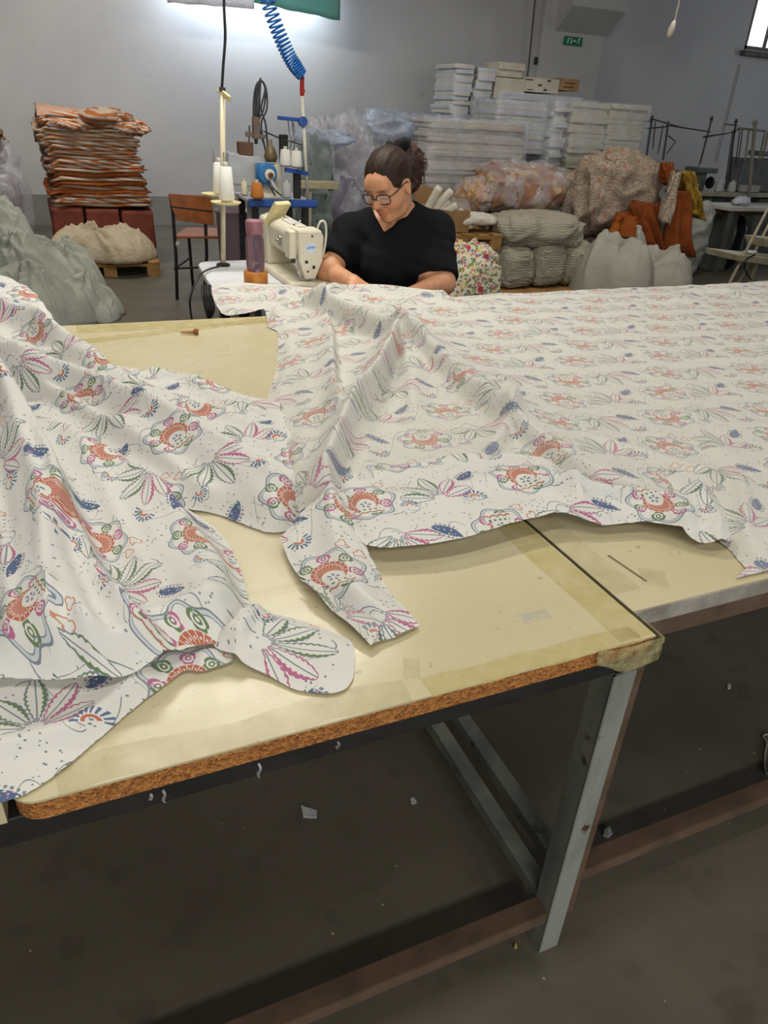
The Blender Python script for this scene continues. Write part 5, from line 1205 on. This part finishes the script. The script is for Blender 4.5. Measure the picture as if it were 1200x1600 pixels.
zt2 = P(735, 388, 4.7).z; fx0, fx1 = P(690, 430, 4.7).x, P(787, 430, 4.7).x
blob(((fx0+fx1)/2, 4.9, 0), ((fx1-fx0)/2, .26, zt2/2), 130, .10, 2.4, 2.6, (56, 36), True, .2, 6).build('bag_body', M_FLOR, FB, smooth=True)
q = P(752, 440, 4.62)
MB().prism([P(752, 408, 4.64), P(786, 416, 4.64), P(782, 462, 4.62), P(735, 462, 4.62), P(745, 440, 4.6)], (0, .10, 0)).build('folded_flap', M_FLOR, FB, bevel=.02, segs=3)
# three grey-olive bundles side by side on a board
t = NT('olive_grey_layers'); v = t.obj(); wv = t.node('ShaderNodeTexWave', bands_direction='Z'); wv.inputs['Scale'].default_value = 14; wv.inputs['Distortion'].default_value = 7; wv.inputs['Detail'].default_value = 3; t.t.links.new(v, wv.inputs['Vector'])
t.base(t.mix(t.noise(9, 4, v), lin('b3ad9b'), lin('9b9584')), .85); t.bump(wv.outputs['Fac'], .3, .02); M_OLV = t.m
BY_ = 5.7; cols = [785, 838, 886, 932]; tops = [388, 380, 380]
for k in range(3):
    a, b_ = P(cols[k], 420, BY_), P(cols[k+1], 420, BY_); z1 = P((cols[k]+cols[k+1])/2, tops[k], BY_).z
    o = blob(((a.x+b_.x)/2, BY_+.28, .06), ((b_.x-a.x)/2*1.03, .3, (z1-.06)/2), 140+k, .06, 2.6, 4.5, (80, 70), True, .08, 16, 3.5).build('fabric_bundle', M_OLV, None, smooth=True)
    tag(o, ('left', 'middle', 'right')[k]+' of the three bulging olive-grey fabric bundles under the peach bag', 'bundle')
a, b_ = P(792, 360, BY_), P(930, 360, BY_); z0_ = P(860, 392, BY_).z; z1 = P(860, 337, BY_).z
o = blob(((a.x+b_.x)/2, BY_+.27, z0_), ((b_.x-a.x)/2, .3, (z1-z0_)/2), 145, .12, 2.2, 3, (80, 40), True, .16, 8, 1.6).build('draped_cloth', M_OLV, None, smooth=True); tag(o, 'olive-grey cloth laid over the three fabric bundles', 'cloth')
MB().box(((a.x+b_.x)/2, BY_+.25, .03), (b_.x-a.x+.1, .7, .05)).build('base_board', M_PALLET, None, bevel=.004); tag(bpy.data.objects['base_board'], 'brown board on the floor under the three fabric bundles', 'board')
# paisley-print bag with orange and yellow cloth spilling out
t = NT('beige_scroll_print'); v = t.obj(); wv = t.node('ShaderNodeTexWave', wave_type='RINGS'); wv.inputs['Scale'].default_value = 9; wv.inputs['Distortion'].default_value = 20; wv.inputs['Detail'].default_value = 3; t.t.links.new(v, wv.inputs['Vector'])
c = t.mix(t.ramp(wv.outputs['Fac'], .35, .65), lin('a89884'), lin('8d7c6c')); c = t.mix(t.ramp(t.noise(16, 3, v), .6, .66), c, lin('a06a54')); t.base(c, .85); t.bump(t.noise(8, 5, v), .5, .05); M_SCR = t.m
SBY = 5.9
wrapped('print_bag', 922, 1058, 240, 368, SBY, .6, M_SCR, 'big bag of beige scroll-print cloth in front of the wrapped block', 'bag', 150, .14, .25, 2.3, None, base=.42)
o = blob((P(985, 246, SBY).x, SBY+.28, P(1020, 262, SBY).z-.03), (.16, .15, .06), 151, .3, 3, 2.2, (36, 18), False, .4, 9).build('bag_neck', M_SCR, None, smooth=True); o.name = 'gathered_cloth'; tag(o, 'gathered knot of scroll-print cloth on top of the big bag', 'cloth')
M_ORG = cloth_mat('orange_cotton', '8f4a20', '6e3415', None, 4, bump=.4); M_YEL = cloth_mat('mustard_print', '957428', '775a1e', 'a88c40', 6, 20)
def drape(pts, Y, thick, m, name, label, cat, seed, nx=18, ny=22, folds=5, amp=.04):
    """hanging cloth between a top edge and a bottom edge given in photo pixels, with vertical folds"""
    (a, b_, c_, d) = pts; mb = MB(); vs = []; fs = []
    for s in (0, 1):
        for j in range(ny+1):
            for i in range(nx+1):
                u, v_ = i/nx, j/ny; L = Vector(P(*a, Y)).lerp(P(*d, Y-.12), v_); R = Vector(P(*b_, Y)).lerp(P(*c_, Y-.12), v_); q = L.lerp(R, u)
                q.y += amp*(.4+v_)*math.sin(u*folds*6.28+seed+1.5*noise.noise((u*2, v_*2, seed))) + s*thick*math.sin(math.pi*min(max(u, .02), .98)) + .03*noise.noise((u*4, v_*4, seed+3))
                q.z += .02*noise.noise((u*3, v_*5, seed+7)); vs.append(q)
    w = nx+1; o2 = w*(ny+1)
    for j in range(ny):
        for i in range(nx):
            k = j*w+i; fs += [(k, k+1, k+w+1, k+w), (o2+k, o2+k+w, o2+k+w+1, o2+k+1)]
    for j in range(ny): fs += [(j*w, j*w+w, o2+j*w+w, o2+j*w), (j*w+nx, o2+j*w+nx, o2+j*w+w+nx, j*w+w+nx)]
    for i in range(nx): fs += [(i, o2+i, o2+i+1, i+1), (ny*w+i, ny*w+i+1, o2+ny*w+i+1, o2+ny*w+i)]
    o = mb.add(vs, fs).build(name, m, None, smooth=True); return tag(o, label, cat)
drape([(1053, 300), (1080, 300), (1090, 402), (1038, 398)], SBY-.15, .2, M_ORG, 'hanging_cloth', 'long orange cotton cloth hanging beside the scroll-print bag', 'cloth', 1, folds=2)
drape([(985, 318), (1032, 318), (1040, 392), (1018, 396)], SBY-.16, .15, M_ORG, 'hanging_cloth', 'rust-orange cloth hanging below the middle of the scroll-print bag', 'cloth', 2, folds=2)
drape([(962, 338), (1012, 325), (1002, 366), (950, 374)], SBY-.14, .15, cloth_mat('bright_orange_cotton', '98521f', '7c3d14', None, 4, bump=.4), 'hanging_cloth', 'bright orange cloth bulging out under the left of the scroll-print bag', 'cloth', 3, folds=2)
drape([(1032, 255), (1052, 255), (1048, 290), (1040, 285)], SBY+.0, .08, M_ORG, 'cloth_end', 'small orange cloth end at the upper right of the scroll-print bag', 'cloth', 4, folds=1)
drape([(1066, 268), (1084, 268), (1098, 345), (1075, 330)], SBY-.05, .15, M_YEL, 'hanging_cloth', 'mustard-yellow print cloth behind the long orange cloth', 'cloth', 5, folds=2)
drape([(1052, 268), (1066, 270), (1046, 352), (1030, 340)], SBY-.2, .05, M_SCR, 'hanging_cloth', 'narrow scroll-print strip hanging over the orange cloth', 'cloth', 6, folds=1, amp=.02)
wrapped('white_bag', 1086, 1121, 322, 402, 6.2, .3, cloth_mat('dull_white_fabric', 'b9bbb3', '9c9c98', None, 5), 'dull white cloth bag right of the hanging orange cloth', 'bag', 160, .15, .3, 2.4, None, base=0)
M_TARP = cloth_mat('grey_white_tarp', 'b8b5a9', 'a5a297', None, 4, bump=.35)
for k, (a, b_, tp_, Y, lab) in enumerate(((940, 1040, 385, 5.25, 'left lump of the grey-white cloth heap under the scroll-print bag'), (1005, 1106, 402, 5.15, 'right lump of the grey-white cloth heap, below the orange cloth'), (960, 1030, 362, 5.6, 'grey-white cloth lump at the back of the heap under the orange cloth'))):
    x0, x1 = P(a, 430, Y).x, P(b_, 430, Y).x; z1 = P((a+b_)/2, tp_, Y).z
    o = heap(((x0+x1)/2, Y+.25, 0), (x1-x0)/2*.92, .40, z1*.90, 170+k, 18, .085, .12, 4.0).build('cloth_heap', M_TARP, None, smooth=True); tag(o, lab, 'cloth heap')
# ------------------------------------------------------------------ machines along the right, in the shade
M_DKST = mat('dark_wire_steel', '45423f', '343230', .5); M_OLD = mat('grey_green_enamel', '5f665e', '4e544d', .5, 10); M_TOPP = mat('pale_worktop', 'a9a695', '94917f', .5, 8)
def rack(px, top, bot, Y, h_px, arms, name, label, w=.012, m=M_DKST):
    """tall thread stand: post and crossing wire arms"""
    b = P(px[1], bot, Y); o = thing(name, b, label, 'stand'); a = P(px[0], top, Y)
    MB().tube([b, a], w, 7).lathe(a, [(w*1.6, -.02), (w*1.8, 0), (w, .03)], 8).build('post', m, o)
    for (x0, y0, x1, y1) in arms: MB().tube([P(x0, y0, Y-.02), P(x1, y1, Y+.04)], w*.6, 6).build('arm', m, o)
    return o
MY = 7.2
# long machine bench
a, b = P(1085, 300, MY), P(1330, 300, MY); bz = a.z
MBN = thing('machine_bench', ((a.x+b.x)/2, MY+.25, 0), 'long pale-topped machine bench on grey-green cabinets in the right background', 'bench')
MB().box(((a.x+b.x)/2, MY+.25, bz-.02), (b.x-a.x, .55, .05)).build('worktop', M_TOPP, MBN, bevel=.005)
for k, (p0, p1, m) in enumerate(((1092, 1112, M_OLD), (1114, 1132, mat('dark_green_cabinet', '3d463c', '30382f', .55)), (1150, 1166, mat('pale_drum', '8e8a82', '77736b', .5)), (1185, 1230, M_OLD))):
    x0, x1 = P(p0, 320, MY).x, P(p1, 320, MY).x; MB().box(((x0+x1)/2, MY+.2, bz/2-.03), (x1-x0, .4, bz-.06)).build('cabinet', m, MBN, bevel=.008)
# machine heads on the bench
for k, (p0, p1, pt, m, lab) in enumerate(((1076, 1122, 262, M_OLD, 'grey-green overlock machine at the left end of the background bench'), (1160, 1240, 236, mat('grey_machine', '6e7272', '5a5e5e', .45), 'grey machine head with a pale top at the right end of the background bench'))):
    x0, x1 = P(p0, 290, MY).x, P(p1, 290, MY).x; zt3 = P((p0+p1)/2, pt, MY).z; xm = (x0+x1)/2; w = x1-x0
    o = thing('overlock_machine', (xm, MY+.2, bz), lab, 'sewing machine')
    MB().box((xm-w*.12, MY+.2, bz+(zt3-bz)*.42), (w*.7, .24, (zt3-bz)*.8)).build('body', m, o, bevel=.02, segs=3)
    MB().box((xm+w*.1, MY+.14, zt3-.03), (w*.75, .2, .06)).build('top_cover', m, o, bevel=.012)
    MB().lathe((x1-.04, MY+.1, bz+.10), [(.06, -.02), (.07, 0), (.06, .02)], 18, (1, 0, 0)).build('hand_wheel', M_RUB, o)
    MB().box((x0+w*.2, MY+.06, bz+.05), (w*.3, .12, .08)).build('looper_cover', mat('chrome_part', 'b5b5b2', None, .3), o, bevel=.008)
    for j in range(3): MB().lathe((xm-.06+j*.06, MY+.07, zt3-.02), [(.012, 0), (.012, .03), (.006, .05)], 10).build('tension_knob', mat('chrome_part', 'b5b5b2'), o)
for k, (px, Y) in enumerate(((1138, MY-.1), (1158, MY-.1))):
    q = P(px, 296, Y); cone((q.x, Y+.15, bz+.005), .12, .05, 'grey', ('left', 'right')[k]+' of the two grey thread cones on the background bench', None)
rack((1112, 1092), 186, 262, MY+.3, 0, [(1098, 215, 1150, 206), (1100, 213, 1135, 209)], 'thread_stand', 'dark slanting thread stand post above the grey-green machine')
rack((1150, 1136), 190, 286, MY+.2, 0, [(1132, 194, 1152, 196), (1144, 205, 1163, 201), (1148, 202, 1140, 285), (1156, 204, 1146, 284), (1145, 204, 1134, 280), (1160, 203, 1150, 280)], 'thread_stand', 'dark thread stand with many thin wires at the middle of the background bench')
rack((1180, 1168), 192, 330, MY-.2, 0, [(1152, 200, 1196, 205), (1170, 204, 1164, 250), (1196, 203, 1186, 250), (1200, 206, 1190, 255)], 'thread_stand', 'tall pale thread stand pole right of the dark wired stand', .02, mat('pale_pole', '8a8474', '787263', .5))
# stand behind the white block
rack((1019, 1010), 185, 245, MY+.1, 0, [(1008, 190, 1019, 189), (1008, 201, 1044, 198), (1019, 186, 1068, 200), (1024, 190, 1020, 232)], 'thread_stand', 'dark wire thread stand just right of the wrapped white block')
rack((1044, 1036), 194, 250, MY, 0, [(1044, 196, 1110, 206), (1044, 212, 1056, 221), (1036, 196, 1028, 240), (1055, 222, 1042, 240)], 'thread_stand', 'second dark wire stand above the scroll-print bag')
# table in front of the bench with a white top
WY = 6.2
a, b = P(1142, 327, WY), P(1300, 330, WY); tz = a.z
WT = thing('side_table', ((a.x+b.x)/2, WY+.25, 0), 'small white-topped table with brown apron at the right picture edge', 'table')
MB().box(((a.x+b.x)/2, WY+.25, tz), (b.x-a.x, .5, .04)).build('tabletop', mat('white_board', 'c6c3bb', None, .5), WT, bevel=.004)
c0 = P(1110, 332, WY+.3); MB().box(((c0.x+b.x)/2, WY+.35, tz-.05), (b.x-c0.x, .3, .06)).build('apron', mat('brown_board', '5d3a26', '4b2d1d', .6), WT)
for x in (a.x+.08, b.x-.08):
    for y in (WY+.05, WY+.45): MB().bar((x, y, 0), (x, y, tz-.02), .04).build('leg', M_OLD, WT)
x0, x1 = P(1118, 370, WY+.3).x, P(1140, 370, WY+.3).x
MB().box(((x0+x1)/2, WY+.4, tz*.45), (x1-x0, .3, tz*.88)).build('side_panel', M_OLD, WT, bevel=.004)
x0, x1 = P(1140, 370, WY+.3).x, P(1166, 370, WY+.3).x
o = blob(((x0+x1)/2, WY+.42, 0), ((x1-x0)/2, .16, tz*.42), 181, .06, 2, 3, (32, 24), True, .1, 6).build('refuse_sack', mat('black_polythene', '17171c', '101014', .3, 5), None, smooth=True); tag(o, 'black plastic sack standing under the white-topped table', 'sack')
q = P(1180, 322, WY); o = blob((q.x, WY+.2, tz+.02), (.10, .08, .045), 182, .2, 2.5, 2.3, (28, 16), True, .3, 9).build('white_cloth', cloth_mat('white_scrap', 'cfd4de', 'b9bec9'), None, smooth=True); tag(o, 'crumpled bluish-white cloth on the white-topped side table', 'cloth')
# cream folding stand at the right edge
FY_ = 4.6
M_CRMP = mat('cream_painted_steel', 'b5ad93', '9f977e', .5, 10)
FS = thing('folding_stand', (P(1180, 420, FY_).x, FY_+.1, 0), 'cream folding frame with two small trays at the right picture edge', 'stand')
tA = P(1200, 326, FY_); fA = G(1143, 440, .0)
def ext(px0, py0, px1, py1, Y): a_, b_ = P(px0, py0, Y), P(px1, py1, Y); t_ = a_.z/(a_.z-b_.z); q_ = a_+(b_-a_)*t_; return [a_, q_]
for k, (x0_, y0_, x1_, y1_, Y) in enumerate(((1204, 318, 1140, 442, FY_), (1212, 330, 1176, 400, FY_+.15))): MB().tube(ext(x0_, y0_, x1_, y1_, Y), .012, 8).build('leg', M_CRMP, FS)
MB().tube(ext(1262, 318, 1290, 442, FY_), .012, 8).build('leg', M_CRMP, FS); MB().tube(ext(1262, 330, 1290, 442, FY_+.25), .012, 8).build('leg', M_CRMP, FS)
qa = P(1152, 398, FY_-.05); qb = P(1290, 425, FY_-.05)
MB().prism([qa, P(1200, 403, FY_-.05), P(1290, 412, FY_-.05), P(1290, 424, FY_-.05), P(1200, 414, FY_-.05), P(1153, 408, FY_-.05)], (0, .35, 0)).build('tray', M_CRMP, FS, bevel=.004)
MB().prism([P(1192, 372, FY_+.05), P(1290, 380, FY_+.05), P(1290, 392, FY_+.05), P(1196, 386, FY_+.05)], (0, .2, 0)).build('shelf', M_CRMP, FS, bevel=.004)
MB().tube(ext(1182, 412, 1172, 441, FY_+.1), .02, 8).build('support_post', M_CRMP, FS)
MB().tube(smooth_path([P(1180, 398, FY_-.06), P(1168, 404, FY_-.08), P(1163, 415, FY_-.08), P(1168, 430, FY_-.06), P(1175, 438, FY_-.05)]), .006, 6).build('cord', M_RUB, FS, smooth=True)
q = P(1188, 397, FY_+.02); o = blob((q.x, FY_+.12, P(1188, 399, FY_+.02).z), (.05, .05, .012), 183, .3, 3, 2.2, (24, 12), True, .3, 9).build('white_cloth', cloth_mat('white_scrap', 'cfd4de', 'b9bec9'), None, smooth=True); tag(o, 'small white cloth lying on the tray of the cream folding frame', 'cloth')
# ------------------------------------------------------------------ things on and near the wall
q0, q1 = P(882, 56, WALLY-.285), P(908, 73, WALLY-.285); ex = thing('exit_sign', ((q0.x+q1.x)/2, WALLY-.285, q1.z), 'green emergency exit sign with white symbols on the pillar', 'sign')
cx, cz, w, h = (q0.x+q1.x)/2, (q0.z+q1.z)/2, q1.x-q0.x, q0.z-q1.z; yy = WALLY-.29
MB().box((cx, yy, cz), (w, .012, h)).build('panel', mat('exit_green', '14774c', '0f6a42', .4), ex)
IW = mat('sign_white', 'dfeee4', None, .5)
MB().box((cx-w*.30, yy-.008, cz), (w*.05, .004, h*.6)).box((cx-w*.20, yy-.008, cz+h*.27), (w*.24, .004, h*.08)).box((cx-w*.11, yy-.008, cz), (w*.05, .004, h*.6)).build('door_symbol', IW, ex)
MB().box((cx+w*.08, yy-.008, cz+h*.04), (w*.22, .004, h*.09)).prism([(cx+w*.04, yy-.010, cz+h*.04), (cx+w*.10, yy-.010, cz+h*.2), (cx+w*.10, yy-.010, cz-h*.12)], (0, .004, 0)).build('arrow_symbol', IW, ex)
MB().lathe((cx+w*.30, yy-.008, cz+h*.26), [(w*.045, 0), (w*.045, .004)], 12, (0, -1, 0)).bar((cx+w*.30, yy-.008, cz+h*.16), (cx+w*.27, yy-.008, cz-h*.04), w*.07, .004).bar((cx+w*.27, yy-.008, cz-h*.04), (cx+w*.34, yy-.008, cz-h*.28), w*.05, .004).bar((cx+w*.27, yy-.008, cz-h*.04), (cx+w*.20, yy-.008, cz-h*.26), w*.05, .004).build('running_figure', IW, ex)
q = P(836, 95, WALLY-.30); MB().box((q.x+.02, WALLY-.29, q.z), (.05, .03, .09)).build('junction_box', M_BLACKM, None, bevel=.006); tag(bpy.data.objects['junction_box'], 'small black box on the conduit beside the pillar', 'switch')
# pull switch hanging on a white cord
PSW = thing('pull_switch', P(1048, 58, 5.0), 'white pear-shaped pull switch hanging on a white cord', 'switch')
MB().tube(smooth_path([P(1054, 34, 5.0), P(1058, 15, 5.0), P(1061, 0, 5.0), P(1066, -80, 5.0), P(1070, -260, 5.0)]), .006, 6).build('cord', mat('white_flex', 'd8d2c2', None, .5), PSW, smooth=True)
a, b = P(1054, 32, 5.0), P(1044, 59, 5.0)
MB().tube([a, a.lerp(b, .15), a.lerp(b, .5), a.lerp(b, .85), b], [.008, .017, .024, .019, .013], 12).build('switch_body', mat('ivory_plastic', 'd6d0bf', 'c8c1ae', .4), PSW, smooth=True)
# cloths hung over a line near the lamp
LY = 9.6
def hung(x0, x1, pb0, pb1, m, name, label, seed, thick=.012):
    vs = []; fs = []; n = 30; mrow = 12
    for s in (0, 1):
        for j in range(mrow+1):
            for i in range(n+1):
                u = i/n; v_ = j/mrow; bot = P(x0+(x1-x0)*u, pb0+(pb1-pb0)*u, LY); top = Vector((bot.x, LY, bot.z+.85)); q = top.lerp(bot, v_)
                q.y += .02*math.sin(u*14+seed)*v_ + s*thick; q.z += .012*noise.noise((u*6, seed, 0))*v_; vs.append(q)
    w = n+1; o2 = w*(mrow+1)
    for j in range(mrow):
        for i in range(n): k = j*w+i; fs += [(k, k+1, k+w+1, k+w), (o2+k, o2+k+w, o2+k+w+1, o2+k+1)]
    for i in range(n): fs += [(i, o2+i, o2+i+1, i+1), (mrow*w+i, mrow*w+i+1, o2+mrow*w+i+1, o2+mrow*w+i)]
    for j in range(mrow): fs += [(j*w, j*w+w, o2+j*w+w, o2+j*w), (j*w+n, o2+j*w+n, o2+j*w+w+n, j*w+w+n)]
    o = MB().add(vs, fs).build(name, m, None, smooth=True); return tag(o, label, 'cloth')
def backlit(t, c, k=.45):
    tl = t.node('ShaderNodeBsdfTranslucent'); tl.inputs[0].default_value = lin(c); mx = t.node('ShaderNodeMixShader'); mx.inputs[0].default_value = k
    t.t.links.new(t.b.outputs[0], mx.inputs[1]); t.t.links.new(tl.outputs[0], mx.inputs[2]); t.t.links.new(mx.outputs[0], t.out.inputs[0])
t = NT('white_lace'); v = t.obj(); t.base(t.mix(t.ramp(t.noise(40, 3, v), .4, .6), lin('e6e3e2'), lin('c6c2c4')), .8); t.bump(t.noise(40, 4, v), .5, .02)
backlit(t, 'e8e6ea', .4)
hung(262, 398, 4, 14, t.m, 'lace_cloth', 'white lace-edged cloth hanging at the very top of the wall', 1)
t = NT('sea_green_cotton'); t.base(t.mix(t.noise(3, 4, t.obj()), lin('7fa79f'), lin('68938b')), .8)
backlit(t, '8fc4ba', .4)
hung(398, 531, 4, 32, t.m, 'green_cloth', 'pale sea-green cloth hanging beside the white lace at the top of the wall', 2)
lp = P(262, 0, LY); rp = P(531, 0, LY)
MB().tube([(lp.x-1.2, LY+.006, lp.z+.95), (rp.x+1.2, LY+.006, lp.z+.95)], .006, 6).build('washing_line', M_DKST, None); tag(bpy.data.objects['washing_line'], 'thin line the white and green cloths hang from, above the picture', 'line')
# ------------------------------------------------------------------ small things on table and floor
q = G(302, 521, TZ); PG = thing('wooden_peg', (q.x, q.y, TZ), 'small brown wooden peg lying on the back of the near table', 'peg')
MB().tube([G(282, 519, TZ+.006), G(303, 519, TZ+.008)], [.003, .006], 8).build('shaft', mat('peg_wood', 'b98a52', 'a07442', .5), PG)
MB().tube([G(303, 519, TZ+.009), G(306, 518, TZ+.010), G(310, 518, TZ+.010)], [.006, .010, .008], 10).build('head', mat('peg_wood_dark', '9a6234', '87532a', .5), PG, smooth=True)
M_SCRAP = mat('fabric_scrap', 'c9cbc9', 'a9acb0', .8, 30)
def scrap(pts, name, label, m=M_SCRAP, h=.0005):
    ps = [G(x, y, .004) for x, y in pts]; mb = MB(); c = sum(ps, Vector())/len(ps); n_ = len(ps); vs = []
    for k_, p_ in enumerate(ps): vs.append(p_+Vector((0, 0, .0012+.0012*(k_ % 2))))
    vs.append(c+Vector((0, 0, h+.002))); vs += [Vector((p_.x, p_.y, .0005)) for p_ in ps]
    fs = [(k_, (k_+1) % n_, n_) for k_ in range(n_)] + [(n_+1+k_, n_+1+(k_+1) % n_, (k_+1) % n_, k_) for k_ in range(n_)] + [tuple(reversed(range(n_+1, 2*n_+1)))]
    o = mb.add(vs, fs).build(name, m, None); return tag(o, label, 'scrap')
scrap([(470, 1258), (477, 1262), (485, 1263), (495, 1267), (495, 1277), (486, 1277), (474, 1276)], 'fabric_scrap', 'pale printed fabric scrap on the floor under the near table')
scrap([(641, 1248), (646, 1246), (651, 1253), (646, 1256), (642, 1254)], 'lint_scrap', 'tuft of pale lint on the floor right of the fabric scrap')
scrap([(944, 1296), (952, 1292), (957, 1302), (950, 1308), (943, 1304)], 'lint_scrap', 'grey lint on the floor just behind the rusty leg')
scrap([(803, 1476), (806, 1474), (808, 1480), (804, 1481)], 'thread_scrap', 'tiny yellow thread scrap on the floor left of the table foot', mat('yellow_scrap', 'b9a85e', None, .8))
scrap([(1136, 1070), (1141, 1068), (1142, 1075), (1137, 1076)], 'lint_scrap', 'speck of white lint on the dark floor under the right table')
q = G(1196, 1185, .0); mb = MB()
mb.tube(smooth_path([G(1206, 1208, .004), G(1196, 1206, .004), G(1195, 1180, .004), G(1198, 1160, .004), G(1192, 1150, .004), G(1204, 1146, .004)]), .003, 6)
tag(mb.build('wire_piece', mat('pale_wire', '8d8c88', None, .5), None), 'bent piece of pale wire on the floor at the right edge', 'wire')
